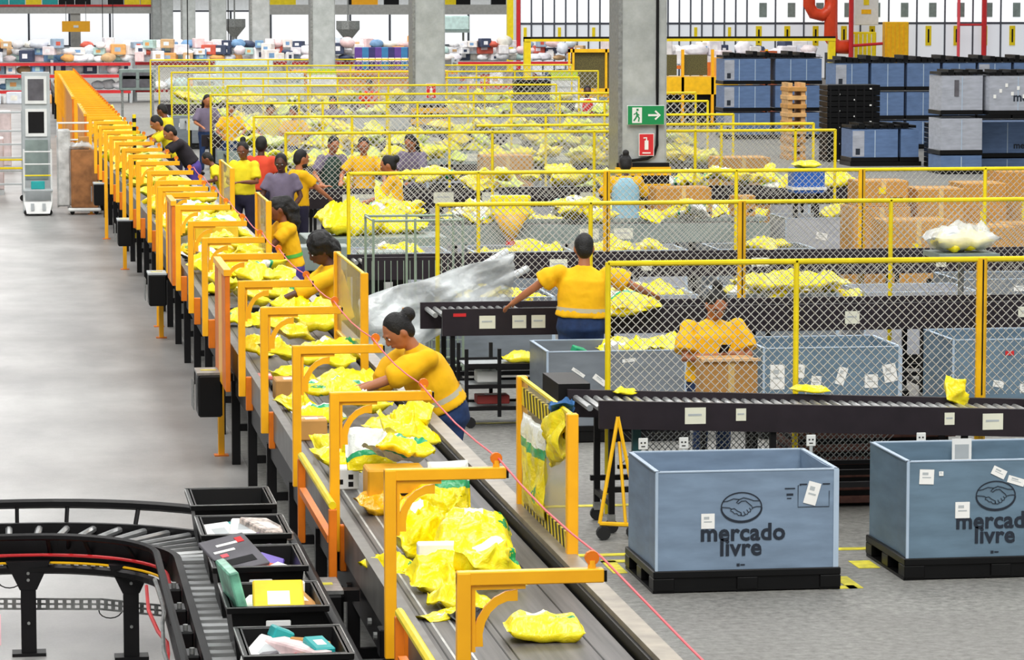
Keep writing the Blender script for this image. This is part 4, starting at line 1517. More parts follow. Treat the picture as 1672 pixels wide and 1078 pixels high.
parcel(2.1, 31.0, BZ, .3, .26, .12, black_p, 'black wrapped package on the belt by the floor-standing gate', nm='package', lab=False)
parcel(2.35, 39.4, BZ + .05, .5, .4, .24, mat('wide_yellow_carton', (240, 196, 40), .5), 'wide yellow carton with a white and green wrap beyond the ponytailed worker', nm='carton')
mailer(2.35, 39.5, BZ + .3, 'white', 'white bag with green stripe on the wide yellow carton', .5, .3, .08, (0, 0, .05), 31, crumple=.03)
# the heap farther down
protos = []
for i in range(10):
    st = ['plain', 'blob', 'plain', 'label', 'band', 'plain', 'two', 'plain', 'white', 'blob'][i]
    protos.append((st, 40 + i, .34 + .03 * (i % 4), .25 + .02 * (i % 3), .11 + .02 * (i % 4)))


def rmailer(x, y, z, label, group, sc=1.0, tilt=.35, up=False):
    st, sd, L, W_, T = rnd.choice(protos)
    o = obj('mailer_bag', mailer_data(st, sd, L, W_, T, crumple=.05, nx=12, ny=9), None, (x, y, z),
            (rnd.uniform(-tilt, tilt) + (1.2 if up else 0), rnd.uniform(-tilt, tilt), rnd.uniform(-PI, PI)))
    o.scale = (sc, sc, sc)
    return tag(o, label, 'parcel', group)


y = 33.0
while y < 47:
    for x in (2.05, 2.35, 2.6):
        if abs(y - 39.4) < .6:
            continue
        rmailer(x + rnd.uniform(-.08, .08) + bendx(y), y + rnd.uniform(-.1, .1), BZ + rnd.choice((.01, .06, .13)), 'yellow mailer heaped on the belt beyond the ponytailed worker', 'mailers heaped far down the belt')
    y += .62
FARBELT = True


STUFF = {}


def smailer(key, x, y, z, sc=1.0, tilt=.35):
    st, sd, L, W_, T = rnd.choice(protos)
    if ML[st].name not in STUFF.setdefault(key, {}):
        STUFF[key][ML[st].name] = MB()
    k_ = ('coarse', st, sd)
    if k_ not in MESHC:
        MESHC[k_] = mailer_mesh(sd, L, W_, T, crumple=.05, nx=7, ny=5)
    v, f = MESHC[k_]
    M = Matrix.Translation((x, y, z)) @ Euler((rnd.uniform(-tilt, tilt), rnd.uniform(-tilt, tilt), rnd.uniform(-PI, PI))).to_matrix().to_4x4() @ Matrix.Scale(sc, 4)
    STUFF.setdefault(key, {})
    STUFF[key][ML[st].name].add([M @ Vector(p) for p in v], f, FARY[rnd.randrange(3)])


FARY = [mat('far_mailer_yellow', (240, 216, 8), .4, var=.2, scale=5), mat('far_mailer_lemon', (226, 222, 20), .4, var=.2, scale=5), mat('far_mailer_pale', (206, 222, 96), .4, var=.25, scale=5)]


def flush_stuff(key, name, label):
    mb = MB()
    for q in STUFF[key].values():
        k0 = len(mb.v)
        mb.v += q.v
        mb.f += [tuple(i + k0 for i in f_) for f_ in q.f]
        mb.m += [mb.mi(q.mats[j]) for j in q.m]
    o = mb.build(name, None, True)
    tag(o, label, 'parcels', None, 'stuff')


while y < 96:
    smailer('belt', 2.3 + rnd.uniform(-.33, .33) + bendx(y), y, BZ + rnd.choice((.01, .1)), 1.1)
    y += .3
flush_stuff('belt', 'far_mailers', 'countless yellow mailers heaped on the farthest stretch of the belt')


def heap(xc, yc, w_, d, z, n, label, group, lay=2, sc=1.0):
    for i in range(n):
        l = i % lay
        k = 1 - l / (lay + .5)
        rmailer(xc + rnd.uniform(-.5, .5) * w_ * k, yc + rnd.uniform(-.5, .5) * d * k, z + l * .07, label, group, sc * rnd.uniform(.85, 1.1))


# bags on tables and in bins, with what stands below them
mailer(5.72, 30.75, 1.0, 'band', 'green and white striped yellow bag under the reaching worker\'s right hand', .46, .34, .14, (.25, 0, .05), 71, crumple=.03)
mailer(5.6, 30.7, .95, 'plain', 'yellow bag below the striped bag at the reaching worker\'s right hand', .42, .26, .1, (.1, 0, -.1), 72, crumple=.04)
mailer(5.9, 29.35, .70, 'plain', 'long lemon bag heaped in the grey bin beside the phone user', .7, .5, .16, (0, .05, .1), 73, crumple=.06)
mailer(5.4, 29.5, .72, 'label', 'crumpled lemon bag in the middle of the grey bin', .5, .4, .12, (0, -.05, -.3), 74, crumple=.06)
parcel(4.92, 29.3, .68, .12, .1, .12, mat('green_wrap', (20, 160, 110), .5), 'small green package at the left of the grey bin', rot=(.2, .3, .3), lab=False, nm='package')
parcel(5.25, 29.3, .72, .1, .1, .12, white, 'small white package at the middle of the grey bin', rot=(.2, -.3, .5), lab=False, nm='package')
mailer(5.65, 24.45, .925, 'plain', 'thin yellow bag lying along the back rail of the nearest table', .3, .16, .05, (0, .06, -.06), 75, crumple=.02).location = (5.92, 24.6, .93)
mailer(7.02, 24.62, .9, 'plain', 'yellow peaked bag like a small cone by the thick fence post', .2, .2, .14, (1.1, .3, .4), 76, crumple=.04)
mailer(4.5, 24.6, .93, 'plain', 'small black and yellow bag at the foot of the near fence', .2, .12, .05, (0, 0, .4), 77, crumple=.03)
# carton in front of the phone user
cb = thing('cardboard_box', 'open cardboard box standing in front of the phone user on the nearest table', 'box', (5.44, 25.35, 0))
MB().box(-.21, .21, -.16, .16, .72, 1.12, card).build('body', cb)
MB().box(-.23, .23, -.19, -.15, 1.11, 1.13, mat('light_card', (232, 190, 140), .7)).build('front_flap', cb)
MB().box(-.02, .03, -.163, -.16, .72, 1.11, tape).build('tape', cb)
MB().box(-.02, .24, -.2, .2, .70, .72, black_m).bar((-.2, -.1, 0), (-.2, -.1, .72), .02, black_m, 4).bar((.2, .1, 0), (.2, .1, .72), .02, black_m, 4).box(-.24, .24, -.2, .2, .69, .72, black_m).build('stand', cb)

# white label litter and bags in the bins right of the phone user
heap(5.0, 34.5, .9, .6, .68, 10, 'yellow bag in the grey bins behind the second fence', 'bags in the bins behind the second fence')
heap(6.4, 34.5, 1.0, .6, .68, 10, 'yellow bag in the grey bins behind the second fence', 'bags in the bins behind the second fence')
heap(8.2, 34.5, 1.6, .6, .70, 12, 'yellow bag in the grey bins behind the second fence', 'bags in the bins behind the second fence')
mailer(8.0, 34.2, .86, 'plain', 'long flat lemon bag lying across a bin at the right, through the mesh', 1.2, .5, .16, (0, 0, .03), 78, crumple=.06)
pa = thing('film_bag', 'large clear and white bag bulging over the second fence at the right edge', 'bag', (9.1, 31.6, 1.45))
MB().add(*mailer_mesh(80, .7, .5, .24, crumple=.05, nx=22, ny=16), film).build('film_skin', pa, True)
MB().add(*mailer_mesh(81, .56, .4, .16, crumple=.06), ML['label']).build('contents', pa, True)
MB().bar((0, 0, -1.45), (0, 0, .1), .03, steel, 6).box(-.3, .3, -.3, .3, -.08, -.03, grey_g).build('stand', pa)
for (xc, yc, w_, n) in ((4.6, 40.6, 1, 8), (6.1, 40.6, 1, 8), (7.5, 40.6, 1, 8), (9.1, 40.5, 1, 8)):
    heap(xc, yc, w_, .6, .68, n, 'yellow bag in the bins behind the third fence', 'bags in the bins behind the third fence')
for (xc, w_, n) in ((4.9, 1.2, 14), (6.2, 1.1, 14), (7.3, .8, 9), (8.8, 1.4, 8)):
    heap(xc, 43.6, w_, .7, .94, n, 'yellow bag heaped on the greenish grey table', 'bags heaped on the greenish grey table', 3)
cn_ = thing('bag_cone', 'white topped yellow bag hanging over the greenish grey table edge, red tip', 'bag', (6.35, 42.9, .72))
MB().bbox(-.26, .26, -.06, .06, .34, .6, ML['white'], .02).build('upper_half', cn_)
MB().bar((0, 0, .0), (0, 0, .36), .05, ML['amber'], 10, .24).build('lower_half', cn_, True)
MB().bar((0, 0, -.1), (0, 0, .02), .09, red_m, 8, .05).build('red_tip', cn_)
mailer(4.15, 41.6, .93, 'plain', 'tall yellow sack slumped at the left end behind the third fence', .8, .6, .4, (.1, 0, .2), 82, crumple=.1)
mailer(4.75, 41.9, .93, 'plain', 'low yellow sack beside the slumped one behind the third fence', .8, .5, .22, (.1, 0, -.2), 83, crumple=.08)
tb = thing('work_table', 'greenish grey box table below the slumped yellow sacks', 'table', (4.3, 41.6, 0))
MB().bbox(-.75, 1.0, -.5, .5, .55, .92, grey_g, .01).build('body', tb)
for sx in (-.7, .95):
    for sy in (-.45, .45):
        MB().bar((sx, sy, 0), (sx, sy, .56), .03, black_m, 4).build('leg', tb)
MB().box(-.55, -.3, -.505, -.5, .7, .82, lab_y).build('label_plate', tb)
for (yy, x0, x1, n, z) in ((46.2, 6, 11.5, 18, .7), (49.7, 5, 12.5, 32, 1.0)):
    for i in range(n):
        rmailer(rnd.uniform(x0, x1), yy + rnd.uniform(-.25, .25), z + rnd.choice((0, .06, .14)), 'yellow bag on the fourth dark table or the bins before it' if yy > 47 else 'yellow bag in the bins just before the fourth dark table', 'bags at the fourth dark table' if yy > 47 else 'bags in the bins before the fourth table', rnd.uniform(1.0, 1.4))
for (yy, x0, x1, n, z) in ((53, 5, 12.2, 30, .7), (57, 4.3, 12.2, 50, .98), (62.4, 4, 12.8, 55, .98), (69.4, 4.2, 13.6, 60, .98), (78.4, 4.2, 14.5, 60, .98), (88.4, 4.3, 14.6, 60, .98)):
    for i in range(n):
        smailer('far', rnd.uniform(x0, x1), yy + rnd.uniform(-.3, .3), z + rnd.choice((0, .06, .14)), rnd.uniform(1.0, 1.5))
flush_stuff('far', 'far_bags', 'countless yellow bags heaped on the far tables behind the fences')
# bags taped to the near side guard
mailer(2.83, 18.42, 1.3, 'band', 'yellow bag with a white and green top taped to the nearest side guard', .78, .52, .06, (PI / 2, 0, PI / 2 + .0), 84, crumple=.02, **HI)
mailer(2.83, 17.68, 1.56, 'plain', 'crumpled yellow bag stuck on top of the nearest side guard', .62, .26, .08, (PI / 2, .2, PI / 2), 85, crumple=.06, **HI)
b = MB()
v, f = mailer_mesh(86, .42, .14, .05, crumple=.05)
o = b.add(v, f, bluec).build('blue_cloth', None, True, (2.9, 17.72, 1.70), (0, .1, 1.45))
tag(o, 'blue cloth draped over the top of the nearest side guard', 'cloth')

# ------------------------------------------------------------------ cartons at the right behind the fences
brd = mat('kraft_card', (196, 142, 62), .75, var=.1, scale=3)


def carton(x, y, z, sx, sy, sz, label, rz=0, label_on=True, stand=None):
    t = thing('cardboard_carton', label, 'carton', (x, y, z), rz)
    MB().bbox(-sx / 2, sx / 2, -sy / 2, sy / 2, 0, sz, brd, .01).build('body', t)
    MB().box(-sx / 2 - .002, sx / 2 + .002, -.04, .04, sz - .001, sz + .002, tape).box(-.03, .03, -sy / 2 - .002, -sy / 2, sz * .7, sz, tape).build('tape', t)
    MB().box(sx * .12, sx * .38, -sy / 2 - .003, -sy / 2, sz * .2, sz * .36, black_m).build('black_print', t)
    if label_on:
        MB().box(-sx * .1, sx * .04, -sy / 2 - .004, -sy / 2, sz * .5, sz * .75, yellow).build('yellow_sticker', t)
    if z > .1:
        pass
    return t


carton(10.95, 42.0, 0, .75, .7, 1.2, 'tall cardboard carton left of the cream sack, behind the third fence')
carton(10.98, 42.0, 1.2, .65, .6, .33, 'low cardboard carton on top of the tall carton')
carton(11.75, 42.1, 0, .62, .7, 1.42, 'cardboard carton column beside the tall carton, top edge sloping')
carton(11.05, 40.6, 0, .85, .7, 1.12, 'broad cardboard carton in front, left of two, behind the second fence')
carton(11.85, 40.4, 0, .75, .7, 1.05, 'broad cardboard carton in front, right of two, behind the second fence')
carton(12.65, 43.2, 0, .6, .7, 1.42, 'upright cardboard carton with black print, second from the right edge')
carton(13.35, 43.6, 0, .75, .7, 1.55, 'tallest cardboard carton at the right edge of the picture')
carton(13.0, 42.2, 0, .7, .7, .95, 'cardboard carton low in front of the tallest one')
carton(9.35, 46.8, .0, .8, .6, 1.18, 'long low carton right of the near column stripes')
carton(11.3, 51.8, 0, .85, .7, 1.35, 'carton with black print right of the green exit sign', label_on=False)
carton(8.2, 56.0, 0, .85, .7, 1.2, 'carton with black print left of the near column')
carton(9.8, 44.7, .9, .3, .3, .28, 'small yellowish carton on the table right of the vest worker')
carton(9.2, 44.7, .9, .5, .3, .2, 'white-topped low carton on the table right of the vest worker')
MB().box(9.0, 10.1, 44.5, 45.0, .84, .9, grey_g).bar((9.1, 44.75, 0), (9.1, 44.75, .85), .03, black_m, 4).bar((10, 44.75, 0), (10, 44.75, .85), .03, black_m, 4).build('side_table')
tag(bpy.data.objects['side_table'], 'small grey side table under two low cartons right of the vest worker', 'table')
bb = thing('blue_crate', 'bright blue crate with yellow bags on it behind the third fence', 'crate', (10.9, 45.6, 0))
MB().bbox(-.22, .22, -.2, .2, 1.15, 1.5, mat('bright_blue_plastic', (40, 100, 190), .4), .02).build('tub', bb)
MB().box(-.24, .24, -.22, .22, 1.2, 1.24, white_p).build('white_band', bb)
MB().bar((-.15, 0, 0), (-.15, 0, 1.15), .03, black_m, 4).bar((.15, 0, 0), (.15, 0, 1.15), .03, black_m, 4).build('stand', bb)
mailer(10.9, 45.6, 1.5, 'plain', 'yellow bag on the bright blue crate', .36, .3, .1, (0, 0, .2), 87)

# ------------------------------------------------------------------ wire cage trolley with plastic film
cg = thing('wire_cage_trolley', 'grey-green wire cage trolley behind the curly-haired worker', 'trolley', (3.55, 33.3, 0))
wg = mat('grey_green_wire', (150, 168, 150), .4, .2, var=.1)
for sx in (0, .42, .9):
    for sy in (0, .75):
        MB().bar((sx, sy, .15), (sx, sy, 1.68), .014, wg, 6).build('upright', cg)
for z in (.2, .75, 1.66):
    MB().bar((0, 0, z), (.9, 0, z), .013, wg, 6).bar((0, .75, z), (.9, .75, z), .013, wg, 6).bar((0, 0, z), (0, .75, z), .013, wg, 6).bar((.9, 0, z), (.9, .75, z), .013, wg, 6).build('frame_ring', cg)
for i in range(1, 14):
    MB().bar((i * .065, 0, .2), (i * .065, 0, .75), .004, wg, 4).build('wire', cg)
    MB().bar((i * .065, .75, .2), (i * .065, .75, 1.2), .004, wg, 4).build('wire', cg)
for i in range(6):
    MB().bar((0, 0, .28 + i * .09), (.9, 0, .28 + i * .09), .004, wg, 4).build('wire', cg)
MB().bbox(0, .9, 0, .75, .14, .18, black_m).build('deck', cg)
for sx in (.06, .84):
    for sy in (.06, .69):
        MB().bar((sx, sy - .02, .06), (sx, sy + .02, .06), .06, rubber, 12).build('wheel', cg)
# film sheet: draped from the second table's left end down in front of the cage
b = MB()
nx, nz = 26, 18
v = []
for j in range(nz + 1):
    for i in range(nx + 1):
        u, t_ = i / nx, j / nz
        x = 3.25 + u * 1.5
        ztop = 1.02 + u * .42
        zbot = .35 + u * .62
        z = zbot + (ztop - zbot) * t_
        yy = 31.9 + .1 * math.sin(u * 14 + t_ * 5) + .07 * noise.noise(Vector((u * 9, t_ * 7, 2))) - .35 * (1 - t_) * (1 - u)
        v.append((x + .04 * noise.noise(Vector((u * 6, t_ * 9, 8))), yy, z))
f = [(j * (nx + 1) + i, j * (nx + 1) + i + 1, (j + 1) * (nx + 1) + i + 1, (j + 1) * (nx + 1) + i) for j in range(nz) for i in range(nx)]
b.add(v, f, film)
o = b.build('plastic_film_sheet', None, True)
tag(o, 'crinkled clear plastic film draped left of the second roller table', 'plastic film')
md_ = o.modifiers.new('thickness', 'SOLIDIFY')
md_.thickness = .006
for i, (x0, z0, x1, z1) in enumerate(((4.0, 1.05, 4.75, 1.42), (4.35, 1.02, 4.95, 1.25))):
    o = MB().bar((x0, 31.95, z0), (x1, 32.3, z1), .035, mat('white_roll', (226, 232, 236), .3), 8).build('film_roll', None, True)
    tag(o, ['upper white film roll leaning on the second fence', 'lower white film roll leaning on the second fence'][i], 'roll')
# shelf cart below the second table's left half
sc_ = thing('shelf_cart', 'low black shelf cart on casters under the left half of the second table', 'cart', (4.02, 29.95, 0))
for z in (.16, .36, .55):
    MB().box(0, .95, 0, .03, z, z + .035, black_m).box(0, .95, .55, .58, z, z + .035, black_m).build('shelf_rail', sc_)
    MB().box(.02, .93, .03, .55, z, z + .012, grey_l).build('shelf_sheet', sc_)
for sx in (0, .3, .92):
    for sy in (0, .55):
        MB().bar((sx + .015, sy + .015, .1), (sx + .015, sy + .015, .72), .016, black_m, 4).build('upright', sc_)
for sx in (.05, .9):
    for sy in (.03, .55):
        MB().bar((sx, sy - .02, .05), (sx, sy + .02, .05), .05, rubber, 12).build('wheel', sc_)
parcel(4.25, 30.2, .4, .2, .2, .1, white, 'white package on the lower shelf of the black cart', nm='package')
mailer(4.6, 30.2, .57, 'plain', 'yellow bag on the top shelf of the black cart', .4, .26, .1)
parcel(4.3, 30.2, .2, .3, .2, .08, mat('dull_red_card', (150, 50, 44), .6), 'dull red package at the bottom of the black cart', nm='package')
o = MB().add(*mailer_mesh(88, .12, .3, .06, crumple=.04), teal).build('teal_cloth', None, True, (4.72, 30.0, .62), (1.4, 0, 0))
tag(o, 'teal rag hanging above the black cart', 'cloth')
gb = thing('grey_cabinet', 'grey-green cabinet box behind the ponytailed worker with a pale sticker', 'cabinet', (3.55, 38.9, 0))
MB().bbox(-.28, .3, -.25, .25, .72, 1.0, grey_g, .01).build('body', gb)
MB().bbox(-.24, .26, -.22, .22, 0, .72, black_m, .01).build('lower_body', gb)
MB().box(-.1, .06, -.255, -.25, .82, .94, lab_y).build('sticker', gb)
for z in (.2, .32, .44):
    MB().box(-.2, .05, -.226, -.22, z, z + .03, steel).build('vent_slat', gb)
g2 = thing('grey_cabinet', 'grey-green box on a dark base below the slumped yellow sacks, small tag', 'cabinet', (4.15, 38.3, 0))
MB().bbox(-.25, .3, -.3, .1, .72, .98, grey_g, .01).build('body', g2)
MB().bbox(-.3, .3, -.3, .1, 0, .70, black_m, .01).build('lower_body', g2)
MB().box(.02, .12, -.306, -.3, .5, .64, white_p).build('tag', g2)


# ------------------------------------------------------------------ people
def tube(V, F, pts, rads, side=(1, 0, 0), n=14):
    """closed loft through pts; rads are (a, b): a along `side`, b across it"""
    pts = [Vector(p) for p in pts]
    side = Vector(side)
    k0 = len(V)
    for i, p in enumerate(pts):
        d = (pts[min(i + 1, len(pts) - 1)] - pts[max(i - 1, 0)]).normalized()
        u = (side - d * side.dot(d))
        if u.length < 1e-3:
            u = Vector((0, 1, 0)) - d * d.y
        u.normalize()
        q = d.cross(u)
        a, c = rads[i] if isinstance(rads[i], tuple) else (rads[i], rads[i])
        for j in range(n):
            t = 2 * PI * j / n
            V.append(p + u * math.cos(t) * a + q * math.sin(t) * c)
    m = len(pts)
    for i in range(m - 1):
        for j in range(n):
            F.append((k0 + i * n + j, k0 + i * n + (j + 1) % n, k0 + (i + 1) * n + (j + 1) % n, k0 + (i + 1) * n + j))
    F.append(tuple(range(k0, k0 + n))[::-1])
    F.append(tuple(range(k0 + (m - 1) * n, k0 + m * n)))


def ellip(V, F, M, r, seg=14, rings=9, taper=0.0):
    k0 = len(V)
    V.append(M @ Vector((0, 0, -r[2])))
    for i in range(1, rings):
        a = PI * i / rings - PI / 2
        k = 1 + taper * math.sin(a)
        for j in range(seg):
            t = 2 * PI * j / seg
            V.append(M @ Vector((r[0] * k * math.cos(a) * math.cos(t), r[1] * k * math.cos(a) * math.sin(t), r[2] * math.sin(a))))
    V.append(M @ Vector((0, 0, r[2])))
    last = len(V) - 1
    for j in range(seg):
        F.append((k0, k0 + 1 + (j + 1) % seg, k0 + 1 + j))
        F.append((last, last - seg + j, last - seg + (j + 1) % seg))
    for i in range(rings - 2):
        for j in range(seg):
            a = k0 + 1 + i * seg
            F.append((a + j, a + (j + 1) % seg, a + seg + (j + 1) % seg, a + seg + j))


def fuse(V, F, voxel, m, smooth=3, noise_amp=0.0):
    me = bpy.data.meshes.new('tmp')
    me.from_pydata([tuple(v) for v in V], [], F)
    o = bpy.data.objects.new('tmp', me)
    WS.collection.objects.link(o)
    md = o.modifiers.new('r', 'REMESH')
    md.mode = 'VOXEL'
    md.voxel_size = voxel
    md.use_smooth_shade = True
    ms = o.modifiers.new('s', 'SMOOTH')
    ms.factor = .5
    ms.iterations = smooth
    dg = work_graph()
    r = bpy.data.meshes.new_from_object(o.evaluated_get(dg))
    bpy.data.objects.remove(o)
    bpy.data.meshes.remove(me)
    if noise_amp:
        for v in r.vertices:
            v.co += v.normal * noise_amp * (noise.noise(v.co * 11) + .7 * noise.noise(v.co * 23 + Vector((4, 4, 4))))
    r.materials.clear()
    r.materials.append(m)
    r.polygons.foreach_set('use_smooth', [True] * len(r.polygons))
    return r


def two_bone(a, t, l1, l2, pole):
    a, t = Vector(a), Vector(t)
    d = t - a
    L = min(d.length, (l1 + l2) * .995)
    d.normalize()
    t = a + d * L
    x = (l1 * l1 - l2 * l2 + L * L) / (2 * L)
    h = math.sqrt(max(0, l1 * l1 - x * x))
    p = Vector(pole)
    p = (p - d * p.dot(d)).normalized()
    return a + d * x + p * h, t


def person(label, x, y, rz, h=1.66, lean=0, twist=0, side=0, hl=(-.2, .35, 1.05), hr=(.2, .35, 1.05), nod=20, turn=0, hair='short', skin=None, top=None, pants=None,
           sleeve=.62, vest=None, band=None, stripe=None, near=1, build=1.0, group=None, beard=False, phone=False, pole=(.6, -.5, -.6), grip=False, hem=-.01):
    skin = skin or skin_b
    top = top or shirt_y
    pants = pants or denim
    k = h / 1.68
    t = thing('person', label, 'person', (x, y, 0), rz, group)
    vox = {2: .0105, 1: .015, 0: .022}[near] * k
    V_ = lambda *p: Vector(p) * k
    pel = V_(0, 0, .92)
    la, sa = R(lean), R(side)
    up = Vector((math.sin(sa), math.sin(la), math.cos(la))).normalized()
    tw = Matrix.Rotation(R(twist), 3, up)
    rt = tw @ Vector((math.cos(sa), 0, -math.sin(sa)))
    rt = (rt - up * rt.dot(up)).normalized()
    fw = up.cross(rt)
    B = build
    sp = lambda s, f=0: pel + up * s * k + fw * f * k
    neck0 = sp(.50)
    sh = [sp(.455) - rt * .175 * k * B, sp(.455) + rt * .175 * k * B]
    hips = [V_(-.095, 0, .90), V_(.095, 0, .90)]
    # head frame
    hm = Matrix.Rotation(R(turn), 3, 'Z') @ Matrix.Rotation(R(-nod), 3, 'X')
    hup, hf, hr_ = hm @ Vector((0, 0, 1)), hm @ Vector((0, 1, 0)), hm @ Vector((1, 0, 0))
    headc = neck0 + (up * .06 + hup * .105 + hf * .02) * k
    HM = Matrix.Translation(headc + hup * .012) @ hm.to_4x4() @ Matrix.Scale(k * 1.13, 4)
    # ---- body: one continuous skin
    V, F = [], []
    tube(V, F, [sp(-.06), sp(.05), sp(.2), sp(.36), sp(.46), sp(.5), neck0 + up * .07 * k + hf * .01 * k, headc - hup * .03 * k],
         [(.13 * k * B, .09 * k), (.125 * k * B, .085 * k), (.115 * k * B, .08 * k), (.13 * k, .08 * k), (.10 * k, .062 * k), (.058 * k, .055 * k), (.05 * k, .052 * k), (.05 * k, .055 * k)], rt)
    ellip(V, F, HM, (.073, .09, .105))
    ellip(V, F, HM @ Matrix.Translation((0, .026, -.055)), (.052, .06, .058))
    ellip(V, F, HM @ Matrix.Translation((0, .096, -.012)) @ Matrix.Rotation(R(20), 4, 'X'), (.012, .018, .026))
    ellip(V, F, HM @ Matrix.Translation((0, .084, -.055)), (.022, .014, .010))
    ellip(V, F, HM @ Matrix.Translation((0, .082, .03)), (.045, .012, .010))
    for s in (-1, 1):
        ellip(V, F, HM @ Matrix.Translation((s * .074, -.008, -.012)), (.012, .02, .032))
    elb, wr = [], []
    for i, tgt in ((0, hl), (1, hr)):
        s = -1 if i == 0 else 1
        tg = Vector(tgt) * k
        e, wv = two_bone(sh[i], tg, .29 * k, .25 * k, (pole[0] * s, pole[1], pole[2]))
        elb.append(e)
        wr.append(wv)
        d = (wv - e).normalized()
        tube(V, F, [sp(.44), sh[i], sh[i] * .5 + e * .5, e, e * .6 + wv * .4, wv, wv + d * .02 * k],
             [.045 * k, .046 * k, .043 * k, .038 * k, .038 * k, .026 * k, .026 * k], n=12)
        # hand: palm, four fingers, thumb
        inn = Vector((-s, 0, 0))
        pn = Vector((0, 0, -1)) if abs(d.z) < .8 else Vector((0, 1, 0))
        wdt = d.cross(pn).normalized()
        pn = wdt.cross(d).normalized()
        if pn.z > 0 and abs(d.z) < .8:
            pn = -pn
        if wdt.dot(inn) < 0:
            wdt = -wdt
        if near:
            tube(V, F, [wv, wv + d * .03 * k, wv + d * .085 * k + pn * .006 * k], [(.026 * k, .017 * k), (.037 * k, .016 * k), (.04 * k, .013 * k)], wdt, 10)
            cl = .9 if grip else .35
            for q in range(4):
                off = wdt * (-.030 + .0205 * q) * k
                L = (.062, .074, .078, .070)[q] * k
                p0 = wv + d * .075 * k + off
                a1 = d * math.cos(cl * .5) + pn * math.sin(cl * .5)
                a2 = d * math.cos(cl * 1.3) + pn * math.sin(cl * 1.3)
                a3 = d * math.cos(cl * 2) + pn * math.sin(cl * 2)
                p1 = p0 + a1 * L * .48
                p2 = p1 + a2 * L * .32
                p3 = p2 + a3 * L * .25
                fr = (.0098 if near == 2 else .0125) * k
                tube(V, F, [p0, p1, p2, p3], [fr, fr, fr * .92, fr * .8], n=8)
            p0 = wv + d * .025 * k + wdt * .022 * k
            p1 = p0 + (d * .5 + wdt * .75 + pn * .3).normalized() * .038 * k
            p2 = p1 + (d * .85 + wdt * .25 + pn * .4).normalized() * .032 * k
            fr = (.011 if near == 2 else .0135) * k
            tube(V, F, [p0, p1, p2], [fr * 1.15, fr, fr * .8], n=8)
        else:
            tube(V, F, [wv, wv + d * .06 * k, wv + d * .12 * k + pn * .01 * k, wv + d * .16 * k + pn * .03 * k], [(.028 * k, .02 * k), (.04 * k, .02 * k), (.038 * k, .017 * k), (.026 * k, .015 * k)], wdt, 10)
    kn = []
    for i in (0, 1):
        s = -1 if i == 0 else 1
        f0 = V_(s * .11, -.02 + .05 * s * (1 if lean > 10 else .3), .08)
        kn_ = (hips[i] + f0) / 2 + V_(0, .035, .02)
        kn.append((hips[i], kn_, f0))
        tube(V, F, [hips[i] + V_(0, 0, .04), hips[i] * .5 + kn_ * .5, kn_, kn_ * .6 + f0 * .4, f0], [.075 * k, .065 * k, .047 * k, .047 * k, .033 * k], n=12)
    body = obj('body', fuse(V, F, vox, skin, 2), t)
    # ---- eyes, brows, mouth
    if near:
        for s in (-1, 1):
            V, F = [], []
            ellip(V, F, HM @ Matrix.Translation((s * .03, .082, .006)), (.013, .006, .007), 8, 6)
            MB().add(V, F, white).build('eye', body, True)
            V, F = [], []
            ellip(V, F, HM @ Matrix.Translation((s * .03, .0865, .006)), (.006, .004, .006), 8, 6)
            ellip(V, F, HM @ Matrix.Translation((s * .031, .086, .026)), (.018, .005, .004), 8, 6)
            MB().add(V, F, hair_m).build('iris_and_brow', body, True)
        V, F = [], []
        ellip(V, F, HM @ Matrix.Translation((0, .093, -.055)), (.02, .006, .006), 8, 6)
        MB().add(V, F, lip_m).build('mouth', body, True)
    # ---- hair
    V, F = [], []
    T_ = Matrix.Translation
    amp = .004
    if hair != 'cap':
        ellip(V, F, HM @ T_((0, -.018, .022)), (.081, .09, .098))
        ellip(V, F, HM @ T_((0, -.045, -.02)), (.07, .06, .08))
    if hair == 'bun':
        ellip(V, F, HM @ T_((0, -.125, .03)), (.05, .045, .05))
    elif hair == 'topbun':
        ellip(V, F, HM @ T_((0, -.07, .12)), (.042, .042, .045))
    elif hair == 'tail':
        tube(V, F, [HM @ Vector(p) for p in ((0, -.07, .06), (0, -.12, .03), (0, -.13, -.08), (0, -.09, -.2), (0, -.03, -.31))], [.04 * k, .075 * k, .095 * k, .09 * k, .04 * k])
        amp = .014
    elif hair == 'curly':
        ellip(V, F, HM @ T_((0, -.03, .045)), (.115, .115, .115))
        ellip(V, F, HM @ T_((0, -.09, -.03)), (.095, .075, .10))
        amp = .02
    elif hair == 'long':
        tube(V, F, [HM @ Vector(p) for p in ((0, -.05, .03), (0, -.09, -.08), (0, -.09, -.22), (0, -.07, -.32))], [(.085 * k, .06 * k), (.10 * k, .05 * k), (.095 * k, .04 * k), (.05 * k, .025 * k)])
    obj('hair', fuse(V, F, max(vox, .008), hair_m, 2, amp * k), t)
    if beard:
        V, F = [], []
        ellip(V, F, HM @ T_((0, .035, -.078)), (.055, .06, .045))
        obj('beard', fuse(V, F, .01, hair_m, 1), t)
    if hair == 'bun':
        V, F = [], []
        ellip(V, F, HM @ T_((.03, -.13, .06)), (.014, .012, .014), 8, 6)
        MB().add(V, F, card).build('hair_clip', t, True)
    # ---- shirt
    V, F = [], []
    tube(V, F, [sp(hem), sp(hem + .04), sp(hem * .5 + .11), sp(.25), sp(.38), sp(.45), sp(.495), sp(.515)],
         [(.186 * k * B, .145 * k * B), (.184 * k * B, .142 * k * B), (.172 * k * B, .135 * k * B), (.178 * k * B, .135 * k * B), (.19 * k * (B + 1) / 2, .12 * k * B), (.165 * k, .098 * k), (.09 * k, .072 * k), (.062 * k, .06 * k)], rt, 20)
